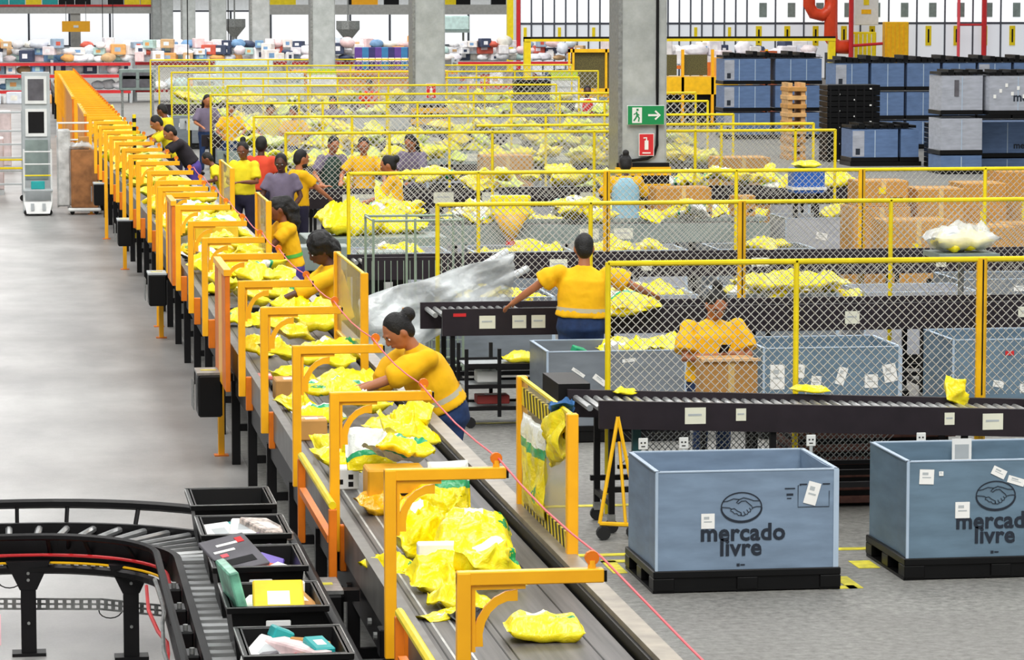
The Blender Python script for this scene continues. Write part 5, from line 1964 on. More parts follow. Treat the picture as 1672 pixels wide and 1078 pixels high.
    for i in (0, 1):
        e, wv = elb[i], wr[i]
        if sleeve <= 1:
            end = sh[i] + (e - sh[i]) * sleeve
            tube(V, F, [sp(.40) * .55 + sh[i] * .45, sh[i] * .93 + end * .07 - up * .012 * k, sh[i] * .5 + end * .5, end], [.07 * k, .066 * k, .076 * k * B, .080 * k * B], n=14)
        else:
            end = e + (wv - e) * (sleeve - 1)
            tube(V, F, [sp(.40) * .55 + sh[i] * .45, sh[i] * .93 + e * .07 - up * .012 * k, sh[i] * .5 + e * .5, e, end], [.07 * k, .068 * k, .078 * k * B, .070 * k * B, .06 * k], n=14)
    for i in (0, 1):
        ellip(V, F, Matrix.Translation(sh[i] * .97 + pel * .03 - up * .004 * k), (.079 * k, .079 * k, .076 * k), 14, 9)
    shirt = obj('shirt', fuse(V, F, vox * 1.4, top, 3, .0045), t)
    if vest:
        V, F = [], []
        tube(V, F, [sp(-.13), sp(.1), sp(.25), sp(.38), sp(.46), sp(.49)], [(.2 * k * B, .162 * k), (.188 * k * B, .152 * k), (.194 * k * B, .152 * k), (.19 * k * B, .142 * k), (.13 * k, .108 * k), (.082 * k, .082 * k)], rt, 20)
        obj('vest', fuse(V, F, vox * 1.2, vest, 3, .003), t)
    if band or stripe:
        z0 = .11 if band else .13
        V, F = [], []
        tube(V, F, [sp(z0 - .02), sp(z0 + .02)], [(.178 * k * B, .140 * k * B)] * 2, rt, 24)
        V2 = [v for v in V]
        MB().add(V2, F[:-2], band or stripe).build('reflective_band' if band else 'green_stripe', shirt, True)
    # ---- trousers and shoes
    V, F = [], []
    tube(V, F, [V_(0, 0, .76), V_(0, 0, .85), sp(.0), sp(.07), sp(.12)], [(.14 * k * B, .12 * k), (.178 * k * B, .145 * k * B), (.172 * k * B, .135 * k * B), (.158 * k * B, .122 * k * B), (.14 * k * B, .1 * k)], (1, 0, 0), 20)
    for a, c, d in kn:
        tube(V, F, [a + V_(0, 0, .02), a * .55 + c * .45, c, c * .5 + d * .5, d + V_(0, 0, .01)], [.098 * k * B, .086 * k * B, .066 * k, .062 * k, .056 * k], n=14)
    obj('trousers', fuse(V, F, vox * 1.7, pants, 3, .003), t)
    for a, c, d in kn:
        V, F = [], []
        ellip(V, F, Matrix.Translation(d + V_(0, .05, -.04)), (.045 * k, .13 * k, .04 * k), 12, 8)
        V = [Vector((p.x, p.y, max(p.z, 0.0))) for p in V]
        MB().add(V, F, black_p).build('shoe', t, True)
    if phone:
        p = (wr[0] + wr[1]) / 2 + V_(0, .07, .05)
        ph = MB().bbox(-.038, .038, -.006, .006, -.07, .07, black_p, .004).build('smartphone', None, False)
        ph.location = Matrix.Translation((x, y, 0)) @ Matrix.Rotation(rz, 4, 'Z') @ p
        ph.rotation_euler = (R(-50), 0, rz)
        tag(ph, 'black smartphone held by the worker behind the nearest fence', 'phone')
    return t


LF, AW, TO, RT_ = PI / 2, 0.0, PI, -PI / 2     # faces left, away, towards the camera, right
W = person
W('woman with dark hair bun leaning over the belt in a yellow shirt and blue jeans', 3.06, 24.0, R(104), 1.70, lean=27, nod=42, hair='bun', skin=skin_a, sleeve=1.15, band=reflect, near=2, build=1.32, hem=.02,
  hl=(-.12, .72, 1.08), hr=(.2, .62, 1.06), pole=(.3, -.3, -.9))
W('curly-haired worker in a loose yellow shirt behind the clear side guard', 2.97, 30.9, R(100), 1.68, lean=10, nod=32, hair='curly', skin=skin_c, sleeve=1.5, near=2, pants=navy, hl=(-.16, .62, 1.12), hr=(.2, .5, 1.05), pole=(.3, -.2, -.9))
W('ponytailed worker in a yellow shirt with a green stripe and purple leggings', 3.05, 37.1, R(106), 1.66, lean=11, nod=28, hair='tail', skin=skin_b, sleeve=.7, near=2, pants=purple, stripe=stripe_g, hl=(-.1, .55, 1.0), hr=(.2, .5, .98), pole=(.2, -.4, -.9))
W('worker seen from behind with arms spread wide, yellow shirt and blue jeans', 5.14, 30.3, R(-4), 1.69, side=3, nod=12, hair='short', skin=skin_a, sleeve=.66, near=2, build=1.3, hem=.04, band=reflect,
  hl=(-.60, .2, 1.08), hr=(.66, .2, 1.15), pole=(.5, -.3, -.3))
W('worker in a yellow shirt looking down at a phone behind the nearest fence', 5.46, 26.0, PI + R(6), 1.60, lean=4, nod=38, hair='topbun', skin=skin_a, sleeve=.8, near=2, build=1.25, phone=True, grip=True,
  hl=(-.05, .27, 1.16), hr=(.05, .25, 1.14), pole=(1.0, -.2, -.6))
W('worker from behind in a light blue vest over a yellow shirt, by the near column', 8.28, 45.2, R(-8), 1.68, nod=15, hair='topbun', skin=skin_c, sleeve=.9, near=1, vest=vest_b, pants=grey_l, hl=(-.26, .3, 1.05), hr=(.33, .28, .9), pole=(.7, -.4, -.4))
W('woman in a lemon shirt and dark trousers holding a phone, left of the red shirt', 3.42, 50.2, R(150), 1.68, nod=22, turn=10, hair='topbun', skin=skin_b, top=shirt_l, sleeve=.8, near=1, pants=navy, hl=(-.12, .3, 1.12), hr=(.08, .3, 1.1))
W('worker in a red shirt seen from behind, right of the lemon shirt', 3.75, 51.2, R(-20), 1.70, nod=5, hair='short', skin=skin_c, top=shirt_r, sleeve=.7, near=1, pants=navy, hl=(-.22, .25, 1.0), hr=(.2, .25, 1.0))
W('worker in a grey violet shirt standing between red shirt and bearded man', 3.72, 46.9, R(165), 1.66, nod=22, hair='short', skin=skin_c, top=shirt_g, sleeve=.7, near=1, pants=navy, hl=(-.2, .2, .95), hr=(.2, .25, .98))
W('bearded man in a yellow shirt gesturing over the dark table', 4.0, 47.4, R(-70), 1.68, nod=12, hair='short', beard=True, skin=skin_a, sleeve=.7, near=1, hl=(-.12, .42, 1.18), hr=(.14, .44, 1.0), pants=navy)
W('worker in a dark green vest and grey sleeves behind the mesh', 4.85, 51.6, R(195), 1.70, lean=6, nod=25, hair='short', skin=skin_a, top=shirt_g, vest=vest_g, sleeve=.8, near=1, pants=navy, hl=(-.15, .4, 1.0), hr=(.3, .35, 1.02))
W('worker in a yellow shirt facing the camera behind the mesh, arms out', 5.35, 51.5, R(172), 1.68, lean=5, nod=20, hair='short', skin=skin_a, sleeve=.8, near=1, pants=navy, hl=(-.32, .35, 1.02), hr=(.34, .35, 1.05))
W('worker in a yellow shirt facing left holding a lemon bag at the third fence', 5.2, 46.0, R(75), 1.66, lean=3, nod=22, hair='bun', skin=skin_a, sleeve=.8, near=1, pants=navy, hl=(-.1, .38, 1.05), hr=(.16, .36, 1.08))
W('worker with long dark hair in grey bending behind the mesh near the second column', 6.25, 52.5, R(150), 1.70, lean=10, nod=30, hair='long', skin=skin_a, top=shirt_g, sleeve=.9, near=1, pants=navy, hl=(-.12, .4, 1.0), hr=(.14, .4, 1.0))
W('man in a black T-shirt leaning over the belt with purple trousers', 3.08, 58.0, R(95), 1.74, lean=33, nod=35, hair='short', skin=skin_a, top=shirt_k, sleeve=.7, near=1, pants=purple, hem=.04, hl=(-.12, .75, 1.0), hr=(.16, .7, .98), pole=(.3, -.3, -.9))
W('man in a lemon shirt leaning over the belt just behind the black T-shirt', 2.98, 61.5, R(95), 1.76, lean=30, nod=35, hair='short', skin=skin_a, top=shirt_l, sleeve=.7, near=1, pants=navy, hl=(-.12, .75, 1.0), hr=(.16, .7, .98), pole=(.3, -.3, -.9))
W('worker in a lemon shirt standing by the far belt, farthest of the three leaning there', 3.12, 67.5, R(60), 1.68, lean=10, nod=25, hair='short', skin=skin_b, top=shirt_l, sleeve=.8, near=0, pants=navy)
W('worker in purple bending low beside the belt beyond the farthest side guard', 3.42, 54.5, R(80), 1.40, lean=30, nod=35, hair='short', skin=skin_b, top=shirt_l, sleeve=.7, near=0, pants=purple)
W('distant worker in an orange-yellow shirt, leftmost of three behind the fences', 4.4, 68.5, PI, 1.66, lean=5, nod=25, hair='short', skin=skin_a, sleeve=.8, near=0)
W('distant worker in a yellow shirt, middle of three behind the fences', 5.18, 68.2, PI, 1.66, lean=5, nod=30, hair='short', skin=skin_a, sleeve=.8, near=0, top=shirt_l)
W('distant worker in an amber shirt, rightmost of three behind the fences', 5.55, 66.5, R(160), 1.66, lean=8, nod=25, hair='bun', skin=skin_a, sleeve=.8, near=0)
W('distant dark-clad worker with long hair left of the orange-yellow shirts', 4.15, 72.6, R(190), 1.70, lean=4, nod=20, hair='long', skin=skin_a, top=shirt_g, sleeve=.9, near=0)
W('distant worker with dark hair right of the third column', 6.85, 72.3, R(170), 1.66, nod=20, hair='long', skin=skin_a, top=shirt_g, sleeve=.9, near=0)
W('distant man in a red vest standing by the yellow machine', 13.45, 78.5, PI, 1.68, nod=10, hair='short', skin=skin_c, top=white, vest=red_m, sleeve=.9, near=0)
W('distant worker in an orange-red shirt beside the second column', 9.15, 86.0, R(150), 1.66, lean=12, nod=20, hair='short', skin=skin_a, top=shirt_r, sleeve=.8, near=0)
mailer(5.02, 45.85, 1.04, 'plain', 'lemon bag held by the left-facing worker at the third fence', .3, .4, .14, (1.2, .2, .3), 90, crumple=.06)


# ------------------------------------------------------------------ trolleys and ladder, upper left
lk = thing('roll_cabinet', 'tall grey cabinet with two framed openings standing behind a roll container', 'cabinet', (.44, 60.6, 0))
MB().bbox(-.25, .25, .0, .3, 0, 2.5, grey_l, .01).build('body', lk)
for z0, z1 in ((2.0, 2.38), (1.42, 1.8)):
    fr = MB().box(-.19, .19, -.03, 0, z0 - .06, z1 + .05, white_p).build('frame', lk)
    MB().box(-.14, .14, -.034, -.03, z0, z1, dkgrey if z0 > 1.9 else black_m).build('opening', fr)
MB().box(-.2, .2, -.02, 0, .6, 1.3, grey_g).build('lower_door', lk)
rcn = thing('roll_container', 'light grey roll container with a white bumper base in front of the tall cabinet', 'trolley', (.45, 59.9, 0))
for sx in (-.24, .24):
    MB().bar((sx, 0, .1), (sx, 0, 1.15), .016, white_p, 6).build('upright', rcn)
    MB().bar((sx, .4, .1), (sx, .4, 1.15), .016, white_p, 6).build('upright', rcn)
for z in (.7, .9, 1.12):
    MB().bar((-.24, 0, z), (.24, 0, z), .013, white_p if z != .7 else yellow, 6).build('crossbar', rcn)
MB().bbox(-.26, .26, -.08, .42, .42, .46, grey_l, .01).build('shelf', rcn)
v = [(-.25, -.12, .24), (.25, -.12, .24), (.2, -.2, .04), (-.2, -.2, .04), (-.25, .4, .24), (.25, .4, .24), (.2, .4, .04), (-.2, .4, .04)]
MB().add(v, [(0, 3, 2, 1), (4, 5, 6, 7), (0, 1, 5, 4), (3, 7, 6, 2), (1, 2, 6, 5), (0, 4, 7, 3)], white_p).build('bumper', rcn)
for sx in (-.2, .2):
    MB().bar((sx, -.03, .05), (sx, .03, .05), .05, rubber, 10).build('wheel', rcn)
    MB().box(sx * .5 - .03, sx * .5 + .03, -.205, -.2, .1, .22, grey_l).build('bumper_rib', rcn)
MB().bbox(-.12, .12, -.04, .1, .46, .6, teal, .01).build('teal_box', rcn)
ld = thing('step_ladder', 'wheeled step ladder with yellow handrails at the left edge', 'ladder', (-.1, 64, 0))
for sx in (-.3, .3):
    MB().bar((sx, 0, .1), (sx, 0, 1.7), .02, grey_l, 6).bar((sx, .8, .1), (sx, .1, 1.0), .02, grey_l, 6).build('side_rail', ld)
    MB().bar((sx, -.02, .06), (sx, .02, .06), .06, rubber, 10).build('wheel', ld)
for z in (.3, .55, .8, 1.05, 1.3, 1.65):
    MB().box(-.3, .3, 0, .2, z, z + .03, grey_l).build('step', ld)
MB().bar((-.4, -.02, .62), (.5, -.02, .62), .022, yellow, 6).bar((-.4, -.02, .78), (.5, -.02, .78), .018, yellow, 6).build('yellow_handrail', ld)
bt = thing('brown_box_trolley', 'white wire trolley carrying a tall film-wrapped brown box beside the belt', 'trolley', (1.15, 60.0, 0))
MB().bbox(-.12, .36, -.1, .45, .12, 1.15, mat('shiny_brown_card', (156, 104, 60), .35, var=.3, scale=6), .02).build('brown_box', bt)
MB().add(*mailer_mesh(91, .5, .55, .12, crumple=.06), film).build('crumpled_film', bt, True).location = (.12, .17, 1.15)
MB().bbox(-.36, -.12, .05, .42, .14, 1.5, mat('off_white_film', (206, 206, 204), .3, var=.2, bump=.6, bscale=12), .03).build('wrapped_side', bt)
for sx in (-.34, .34):
    MB().bar((sx, .5, .1), (sx, .5, 1.62), .016, white_p, 6).build('upright', bt)
for z in (1.6, 1.45, 1.3, .9):
    MB().bar((-.34, .5, z), (.34, .5, z), .016, white_p, 6).build('crossbar', bt)
for sx in (-.3, .05, .3):
    MB().bbox(sx - .03, sx + .16, .1, .3, 1.2, 1.32 + .05 * (sx > 0), card, .01).build('loose_carton', bt)
MB().bbox(-.18, .4, -.14, .5, .06, .12, white_p, .02).build('base', bt)
for sx in (-.1, .32):
    MB().bar((sx, -.03, .04), (sx, .03, .04), .04, rubber, 10).build('wheel', bt)
for i, (x, y, hh, lb) in enumerate(((-.35, 66, 1.1, 'pale wrapped stack left of the step ladder'), (-.2, 75, 1.3, 'pale wrapped stack behind the step ladder'))):
    t = thing('wrapped_stack', lb, 'stack', (x - .1, y, 0))
    MB().bbox(-.5, .3, 0, .8, .1, hh, mat('pinkish_wrap', (206, 192, 192), .4, var=.15), .02).build('wrapped_load', t)
    MB().box(-.5, .3, 0, .8, 0, .1, grey_l).build('base', t)

# ------------------------------------------------------------------ stacked bins and crates, upper right
def bin_block(x0, y, z0, n, wd, hgt, m, dep, label, group=None, first=None):
    t = thing('stacked_bin', label, 'bin', (x0, y, z0), 0, group)
    MB().bbox(0, wd, 0, dep, .0, .1, black_p, .01).build('pallet_base', t)
    MB().box(.02, wd - .02, .0, dep, .1, hgt - .02, m).build('sleeve', t)
    for i in range(1, n):
        MB().box(wd * i / n - .01, wd * i / n + .01, -.006, 0, .1, hgt - .04, bin_lip).build('fold_line', t)
    if first:
        MB().box(.03, .3, -.008, 0, .12, hgt - .05, bin_pale).build('pale_end', t)
        MB().box(.1, .2, -.014, -.008, .16, .3, ink).build('dark_print', t)
    return t


GS = 'stacked blue bins at the back right'
for lv, z in enumerate((.02, .74, 1.46)):
    for j, x in enumerate((18.75, 20.15)):
        bin_block(x, 88, z, 3, 1.3, .7, bin_far, 1.0, 'blue grey bin in the left stack at the back right, tier %s' % ('lowest', 'middle', 'topmost')[lv], GS + ', left stack ' + ('lowest', 'middle', 'topmost')[lv], j == 0)
    for j, x in enumerate((20.0, 20.92, 21.84, 22.76, 23.68, 24.6)):
        bin_block(x + .3, 82, z, 2, .88, .7, bin_far, 1.0, 'blue bin in the long stack behind the black crates, %s tier' % ('lowest', 'middle', 'topmost')[lv], GS + ', long stack ' + ('lowest', 'middle', 'topmost')[lv], j in (0, 4))
# folded black lids lying on top of the stacks
for (x0, x1, y, z, lb) in ((18.75, 21.45, 88, 2.18, 'row of folded black lids on top of the left blue bin stack'), (20.3, 25.5, 82, 2.18, 'long row of folded black lids on the long blue bin stack')):
    t = thing('folded_lids', lb, 'lids', (x0, y, z))
    n = int((x1 - x0) / .16)
    for i in range(n):
        MB().box(i * .16, i * .16 + .12, 0, .9, 0, .05 + .05 * (i % 2) + .03 * (i % 3), black_p).build('lid', t)
    MB().box(0, x1 - x0, 0, .9, -.02, 0, black_p).build('lowest_lid', t)
t = bin_block(19.8, 70.5, 1.28, 2, .95, .86, bin_pale, 1.0, 'pale grey bin on top, left one of the pair at the right edge')
MB().box(.3, .4, -.02, -.008, .4, .75, dkgrey).build('dark_hole', t)
t2_ = bin_block(20.78, 70.2, 1.28, 2, 1.3, .86, bin_pale, 1.0, 'pale grey bin with letters and stickers on top, right one of pair')
text_obj('mer', .26, ink, t2_, (.75, -.01, .3), .006)
for i in range(9):
    MB().box(.1 + .13 * i, .16 + .13 * i, -.012, -.008, .36 + .3 * ((i * 7) % 5) / 5, .44 + .3 * ((i * 7) % 5) / 5, white).build('sticker', t2_)
bin_block(19.8, 70.5, .42, 2, .95, .8, bin_pale, 1.0, 'pale grey bin below the pale pair at the right edge, left')
t = bin_block(20.9, 71.5, .3, 2, 1.4, .8, bin_far, 1.0, 'blue bin with white smears below the pale pair at the right edge, right')
text_obj('mer', .2, ink, t, (1.0, -.01, .2), .005)
bin_block(19.8, 70.5, .0, 2, .95, .42, bin_far, 1.0, 'low grey bin under the left pale stack at the right edge')
bin_block(20.9, 71.5, .0, 2, 1.4, .3, bin_far, 1.0, 'low blue bin under the smeared bin at the right edge')
for (x0, y, lbl) in ((19.8, 70.5, 'left'), (20.78, 70.2, 'right')):
    t = thing('folded_lids', 'black folded lids on the %s pale grey bin at the right edge' % lbl, 'lids', (x0, y, 2.14))
    for i in range(6):
        MB().box(i * .16, i * .16 + .13, 0, .9, 0, .06 + .05 * (i % 2), black_p).build('lid', t)


def crate_stack(x, y, wd, n, hh, label, dep=.8):
    t = thing('crate_stack', label, 'crates', (x, y, 0))
    for i in range(n):
        z = i * hh / n
        MB().bbox(0, wd, 0, dep, z + .006, z + hh / n - .006, black_p, .008).build('folded_crate', t)
        for j in range(3):
            if (i + j) % 3 == 0:
                MB().box(wd * (.2 + .3 * j), wd * (.2 + .3 * j) + .05, -.006, 0, z + .02, z + .05, white).build('paper_scrap', t)
    for j in range(int(wd / .2)):
        MB().box(j * .2 + .05, j * .2 + .09, -.012, 0, .05, hh - .02, black_m).build('rib', t)
    return t


crate_stack(18.65, 76.0, 1.25, 14, 1.78, 'tall stack of folded black crates between the blue bin stacks')
crate_stack(20.35, 73.0, 1.85, 9, 1.0, 'low wide stack of folded black crates at the right')
bin_block(18.72, 74.0, .1, 2, 1.1, .75, bin_far, 1.0, 'blue grey bin before the tall black crate stack, left', None, True)
bin_block(19.85, 74.0, .1, 1, .45, .75, bin_far, 1.0, 'narrow blue grey bin before the black crates, right')
t = thing('folded_lids', 'folded black lids on the bins in front of the tall crate stack', 'lids', (18.72, 74.0, .86))
for i in range(9):
    MB().box(i * .17, i * .17 + .14, 0, .9, 0, .06 + .05 * (i % 2), black_p).build('lid', t)
tag(MB().box(18.7, 20.35, 74.0, 75.0, 0, .1, black_p).build('black_pallet'), 'black pallet under the two bins in front of the tall crate stack', 'pallet')

wc = thing('wooden_pallet_stack', 'upright column of pale wooden blocks left of the tall black crate stack', 'pallets', (17.95, 77, 0))
wood = mat('pale_wood', (216, 170, 110), .7, var=.15)
for i in range(9):
    MB().bbox(0, .45, 0, .8, i * .2, i * .2 + .1, wood if i % 2 else card, .008).build('board', wc)
    MB().box(.02, .12, .05, .75, i * .2 + .1, i * .2 + .2, wood).box(.33, .43, .05, .75, i * .2 + .1, i * .2 + .2, wood).build('block', wc)
# fire main, upper right
fm = thing('fire_pipes', 'thick orange-red fire pipes with elbows against the dock wall', 'pipes', (0, 147, 0))
pipe = mat('orange_red_pipe', (232, 74, 34), .4, var=.05)
MB().path([(35.2, 0, 8), (35.2, 0, 3.3), (35.4, 0, 2.95), (35.8, 0, 2.85), (36.1, 0, 3.05), (36.2, 0, 3.4)], .28, pipe, 10).build('left_elbow', fm, True)
MB().path([(36.2, 0, 8), (36.2, 0, 1.8), (36.5, 0, 1.45), (37.0, 0, 1.45)], .32, pipe, 10).build('right_elbow', fm, True)
MB().bar((37.05, -.3, 0), (37.05, -.3, 8), .11, red_m, 8).build('riser', fm)
MB().bar((37.05, -.3, 1.5), (38.5, -.3, 1.6), .07, red_m, 8).build('branch', fm)
MB().box(36.0, 36.4, -.3, .3, 0, 1.2, black_m).build('pump_base', fm)
rp3 = thing('red_riser', 'vertical red pipe on the dock wall near the right edge', 'pipe', (43.9, 149.2, 0))
MB().bar((0, 0, 0), (0, 0, 8), .12, red_m, 8).build('pipe', rp3)
MB().bar((0, -.02, 2.4), (-1.2, -.02, 2.4), .05, red_m, 6).build('branch', rp3)
rp3 = thing('red_riser', 'thin pink-red pipe on the dock wall left of the thicker one', 'pipe', (42.7, 149.2, 0))
MB().bar((0, 0, 0), (0, 0, 8), .07, cordm, 8).build('pipe', rp3)
for (x, hh, z, lb) in ((39.5, 1.55, 0, 'larger yellow cabinet against the dock wall'), (38.0, 1.1, .0, 'smaller yellow mesh cabinet left of the larger one')):
    t = thing('yellow_cabinet', lb, 'cabinet', (x, 148, 0))
    MB().bbox(-.55, .55, 0, .5, .0, hh + 1.0, yellow_d if hh > 1.2 else yellow, .03).build('body', t)
    for i in range(5):
        MB().box(-.5 + i * .2, -.46 + i * .2, -.02, 0, .2, hh + .9, orange if hh > 1.2 else white_p).build('rib', t)
kp = thing('control_panel', 'white control panel with yellow warning plates left of the yellow cabinets', 'panel', (38.3, 149, 0))
MB().bbox(-.5, .6, 0, .3, 2.4, 5, white_p, .02).build('panel', kp)
MB().box(-.1, .15, -.02, 0, 3.3, 4.2, yellow).box(-.2, .25, -.02, 0, 2.9, 3.1, yellow_d).build('warning_plate', kp)

# ------------------------------------------------------------------ parcel racks and heaps at the back
pal = [(244, 240, 240), (250, 246, 248), (236, 232, 238), (244, 236, 230), (228, 232, 240), (240, 226, 228), (226, 236, 244), (250, 248, 244), (214, 176, 130), (250, 214, 214), (120, 160, 200), (60, 70, 96), (190, 220, 214), (236, 232, 220),
       (206, 90, 70), (244, 244, 250), (238, 238, 240), (160, 180, 200), (232, 170, 100)]
pms = [mat('parcel_tint_%s' % 'abcdefghijklmnopqrstuvw'[i], c, .55, var=.12, scale=3) for i, c in enumerate(pal)]
PB = []
for i, m in enumerate(pms):
    for s in (0, 1):
        mb = MB()
        if s:
            mb.bbox(-.5, .5, -.5, .5, 0, 1, m, .06)
            mb.box(-.25, .15, -.505, -.5, .3, .7, pms[(i * 3 + 1) % len(pms)])
        else:
            V, F = [], []
            ellip(V, F, Matrix.Translation((0, 0, .4)), (.62, .5, .44), 10, 7)
            V = [p + p.normalized() * .22 * noise.noise(p * 3.1 + Vector((i, i * 2, 0))) for p in V]
            mb.add(V, F, m)
        PB.append(mb.mesh('parcel', not s))
rr = random.Random(3)


def parcels(x0, x1, y, z, n, s, label, group, layers=1, jit=.3, pool=None):
    step = (x1 - x0) / n
    for l in range(layers):
        for i in range(n):
            if l == layers - 1 and layers > 1 and rr.random() < .25:
                continue
            me = rr.choice(pool or PB)
            o = obj('parcel', me, None, (x0 + (i + .5 + rr.uniform(-.2, .2)) * step, y + rr.uniform(-jit, jit), z + l * s * .72), (0, 0, rr.uniform(-.5, .5)))
            k = s * rr.uniform(.8, 1.25)
            o.scale = (k * rr.uniform(.9, 1.5), k, k * rr.uniform(.7, 1.2))
            tag(o, label, 'parcel', group)


def rack(x0, x1, y, zs, label, bm_, depth=1.4, group=None):
    t = thing('parcel_rack', label, 'rack', (x0, y, 0), 0, group)
    L = x1 - x0
    n = max(1, int(round(L / 2.6)))
    for i in range(n + 1):
        for yy in (0, depth):
            MB().box(L * i / n - .05, L * i / n + .05, yy - .04, yy + .04, 0, zs[-1] + .1, grey_l if bm_ is red_m else bm_).build('upright', t)
    for z in zs:
        MB().box(0, L, -.05, 0, z - .11, z, bm_).build('front_beam', t)
        MB().box(0, L, 0, depth, z - .06, z - .02, grey_l).build('shelf_deck', t)
    return t


rack(-1.3, 4.2, 120, (.45, 1.0, 1.42), 'red-beamed parcel rack at the far left, nearest the aisle', red_m)
rack(4.4, 9.8, 121, (.45, 1.42), 'red-beamed parcel rack left of the fourth column', red_m)
rack(10.0, 15.2, 121, (.9, 1.42), 'red-beamed parcel rack behind the third column', red_m)
rack(15.6, 20.8, 118, (.6, 1.45), 'red-beamed parcel rack right of the second column', red_m)
L1 = 'parcel on the far racks, white pastel or brown'
parcels(-1.3, 20.6, 120.8, 1.44, 62, .33, L1 + ', top layer', 'parcels on top of the far racks', 3, .4)
parcels(-1.3, 4.2, 120.5, 1.02, 14, .34, 'parcel on the middle shelf of the far left rack', 'parcels on the middle shelf of the far left rack')
parcels(-1.3, 9.6, 120.6, .47, 26, .42, 'parcel on the lowest shelf of the far racks', 'parcels low in the far racks')
parcels(-1.3, 2.2, 119.6, .0, 8, .42, 'parcel on the floor before the far left rack', 'parcels on the floor at the far left')
parcels(15.6, 20.6, 118.6, .62, 12, .5, 'parcel on the lower shelf right of the second column', 'parcels on the lower shelf right of the second column')
# violet and blue rolls
rolls = [mat('violet_wrap', (84, 60, 150), .5), mat('navy_wrap', (40, 44, 110), .5), mat('blue_wrap', (40, 120, 180), .5)]
for i in range(11):
    o = MB().bbox(-.13, .13, -.13, .13, 0, .78, rolls[(i * 2) % 3], .02).build('wrapped_roll')
    o.location = (11.9 + i * .205 * 1.1, 116.2, 1.22)
    tag(o, 'violet or blue wrapped roll standing upright between the second and third columns', 'roll', 'upright violet and blue rolls')
    MB().box(-.1, .1, -.135, -.13, .3, .42, white).build('white_patch', o)
ot = thing('orange_table', 'long orange-brown sorting bench between the second and third columns', 'bench', (9.6, 113, 0))
MB().box(0, 5.0, 0, 1, .62, 1.2, mat('amber_board', (226, 146, 52), .6, var=.1)).box(0, 5.3, -.2, 4.2, 1.14, 1.22, mat('amber_board', (226, 146, 52))).build('bench_body', ot)
for i in range(5):
    MB().box(.1 + i * 1.2, .2 + i * 1.2, .1, .9, 0, .62, steel).build('leg', ot)
ot = thing('orange_table', 'short orange-brown sorting bench between the third and fourth columns', 'bench', (7.6, 113, 0))
MB().box(-1.2, .9, 0, 1, .55, 1.12, mat('amber_board', (226, 146, 52))).build('bench_body', ot)
for i in range(2):
    MB().box(-1.1 + i * 1.6, -1.0 + i * 1.6, .1, .9, 0, .55, steel).build('leg', ot)

# right of the second column: orange shelf line and yellow machine
rack(18.6, 25.0, 104.5, (1.6,), 'long orange shelf with white parcels left and right of the near column', mat('orange_beam', (238, 120, 40), .5), 1.2)
parcels(18.6, 25.2, 105.0, 1.62, 22, .4, 'white or pink parcel on the long orange shelf by the near column', 'parcels on the long orange shelf', 2, .3, [PB[i] for i in (0, 1, 2, 3, 6, 7, 10, 11, 22, 23, 4, 5)])
parcels(18.8, 23.0, 104.3, .5, 10, .5, 'parcel on the deck below the long orange shelf', 'parcels below the long orange shelf', 2, .2)
dk_ = thing('low_deck', 'low deck below the long orange shelf', 'deck', (18.7, 103.9, 0))
MB().box(0, 5, 0, 1, .4, .5, grey_l).build('deck_board', dk_)
for i in range(4):
    MB().box(.1 + i * 1.5, .2 + i * 1.5, .1, .9, 0, .4, steel).build('leg', dk_)
ym = thing('sorting_machine', 'yellow framed sorting machine with a dark mesh window, left of the near column', 'machine', (16.1, 97, 0))
MB().box(0, 1.35, .3, 1.4, .5, 1.0, yellow_d).build('lower_body', ym)
for x in (0.03, .15, 1.12, 1.3):
    MB().box(x - .03, x + .03, .2, .3, 0, 2.25, yellow_d).build('frame_post', ym)
MB().box(0, 1.35, .2, .3, 2.15, 2.25, yellow_d).box(0, 1.35, .2, .3, 1.0, 1.1, yellow_d).build('frame_bar', ym)
MB().box(.1, 1.25, .32, .36, 1.1, 2.15, mat('dark_mesh_window', (96, 88, 44), .6, var=.4, scale=40)).build('mesh_window', ym)
for x in (.15, .75):
    MB().box(x, x + .4, .18, .3, .6, .85, grey_g).build('side_panel', ym)
ym2 = thing('sorting_machine', 'yellow sorting conveyor with black base right of the near column', 'machine', (18.9, 96, 0))
MB().box(-.6, 2.0, 0, 1.5, .95, 1.45, yellow_d).build('yellow_side', ym2)
MB().box(-.6, 3.2, .2, 1.5, 0, .92, black_m).build('black_base', ym2)
for x in (-.5, .4):
    MB().box(x, x + .7, .1, .16, 1.5, 2.1, mat('dark_mesh_window', (96, 88, 44))).build('mesh_window', ym2)
for x in (-.55, .32, 1.2, 2.8):
    MB().box(x, x + .08, .0, .1, .1, 2.25, orange).build('frame_post', ym2)
MB().box(1.4, 2.7, .3, .9, 1.45, 2.0, orange).build('orange_hopper', ym2)
MB().box(1.9, 2.05, .28, .3, 1.6, 1.95, green_m).build('green_mark', ym2)
MB().box(2.75, 3.15, .0, .5, .1, 2.2, mat('rust_post', (180, 84, 40), .6)).build('rust_post', ym2)
gt = thing('yellow_gantry', 'yellow gantry post and long overhead beam running behind the near column', 'gantry', (15.3, 100.5, 0))
MB().box(0, .2, 0, .2, 0, 2.55, yellow).build('post', gt)
MB().box(0, 9.6, 0, .2, 2.5, 2.56, black_m).box(0, 9.6, -.02, .2, 2.42, 2.5, yellow).build('overhead_beam', gt)
MB().box(9.4, 9.6, 0, .2, 0, 2.5, yellow).build('post', gt)
dkc = thing('dark_cabinet', 'dark grey cabinet with a black top left of the yellow gantry', 'cabinet', (11.7, 78, 0))
MB().bbox(0, .78, 0, .6, .05, 1.85, dkgrey, .01).build('body', dkc)
MB().bbox(-.02, .8, -.02, .6, 1.6, 1.85, black_p, .01).build('black_top', dkc)
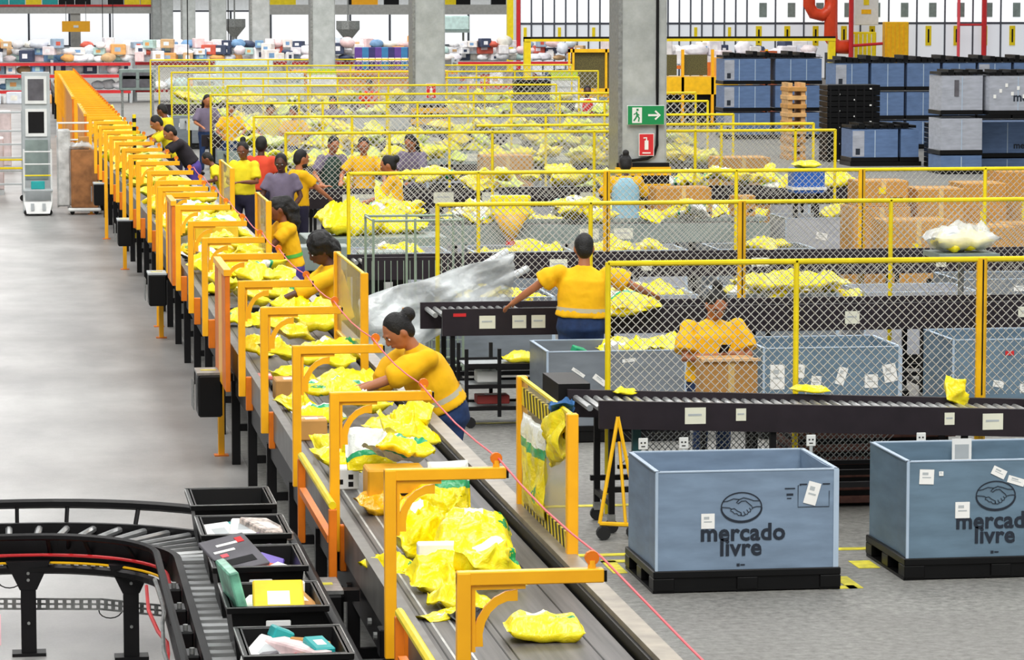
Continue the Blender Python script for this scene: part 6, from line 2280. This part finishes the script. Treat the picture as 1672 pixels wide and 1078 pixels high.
wcb = thing('white_shelf_unit', 'white shelf unit with a lime top left of the yellow machine', 'shelf', (15.0, 93.5, 0))
MB().box(0, .75, 0, .5, 0, 1.6, white_p).build('body', wcb)
MB().box(0, .75, -.02, .5, 1.45, 1.7, mat('lime', (190, 214, 40))).build('lime_top', wcb)
for i in range(5):
    MB().box(.05, .7, -.02, 0, .2 + i * .26, .24 + i * .26, grey_l).build('shelf_edge', wcb)
# pale screens and lime benches in the far left of the work area
for i, (x, y, w_, z0, z1, m, lb) in enumerate(((4.3, 92, 2.0, .4, 1.35, mat('lime_screen', (206, 220, 60), .6, var=.2), 'lime screen behind the far fences beside the belt end'),
                                               (6.0, 100, 1.7, .6, 1.9, mat('pale_aqua_panel', (206, 224, 222), .5, var=.08), 'tall pale aqua cabinet block at the back of the work area'),
                                               (5.3, 99, .7, .5, 1.5, mat('pale_aqua_panel', (206, 224, 222)), 'lower pale aqua cabinet left of the tall one'),
                                               (7.7, 101, 1.0, .5, 1.5, mat('pale_aqua_panel', (206, 224, 222)), 'pale aqua cabinet right of the tall one'),
                                               (3.3, 104, 1.1, .9, 1.55, grey_g, 'grey-green two-pane frame over the belt end'))):
    t = thing('screen_block', lb, 'cabinet', (x, y, 0))
    MB().bbox(0, w_, 0, .5, z0, z1, m, .02).build('body', t)
    for k_ in (0.05, w_ - .12):
        MB().box(k_, k_ + .07, .1, .4, 0, z0, steel).build('leg', t)
    MB().box(.1, w_ - .1, -.02, 0, z1 - .3, z1 - .2, grey_g).build('grip_slot', t)
    if i == 4:
        for x0 in (.08, .6):
            MB().box(x0, x0 + .42, -.02, 0, 1.0, 1.45, dkgrey).build('pane', t)
# hanging cables at the upper left
for i, (x, y) in enumerate(((4.05, 150), (4.5, 150), (5.6, 108), (8.3, 130), (10.4, 140), (13.1, 140))):
    o = MB().bar((x, y, .8), (x, y, 9), .018, black_m, 5).build('hanging_cable')
    tag(o, 'thin dark cable hanging from the roof over the far work area', 'cable', 'hanging cables at the back')
# funnel lamps
for i, (x, y) in enumerate(((13.9, 140), (13.05 - 3.2, 150))):
    t = thing('funnel_hopper', ['grey funnel hanging between the third and second columns', 'grey funnel hanging between the fourth and fifth columns'][i], 'funnel', (x, y, 0))
    MB().bar((0, 0, 1.9), (0, 0, 2.35), .12, steel, 10, .5).bar((0, 0, 2.35), (0, 0, 2.7), .5, steel, 10).build('funnel', t)
    MB().bar((0, 0, 1.3), (0, 0, 1.9), .12, steel, 8).bar((0, 0, 2.7), (0, 0, 9), .04, steel, 6).build('pipe', t)
tp_ = thing('tall_yellow_post', 'tall yellow post at the left edge of the dock wall', 'post', (20.6, 140, 0))
MB().box(0, .25, 0, .25, 0, 6, yellow).box(.4, .55, 0, .2, 0, 6, red_m).build('post', tp_)
tb2 = thing('teal_conveyor', 'pale teal overhead conveyor left of the tall yellow post', 'conveyor', (17.1, 140, 0))
MB().bbox(0, 1.9, 0, 1, 2.3, 2.9, mat('pale_teal_panel', (196, 222, 218), .4), .05).build('cover', tb2)
MB().box(0, 1.9, -.02, 1, 2.2, 2.3, grey_g).build('frame', tb2)
for x in (.1, 1.7):
    MB().bar((x, .5, 0), (x, .5, 2.3), .05, steel, 6).build('leg', tb2)

bpy.data.scenes.remove(WS)
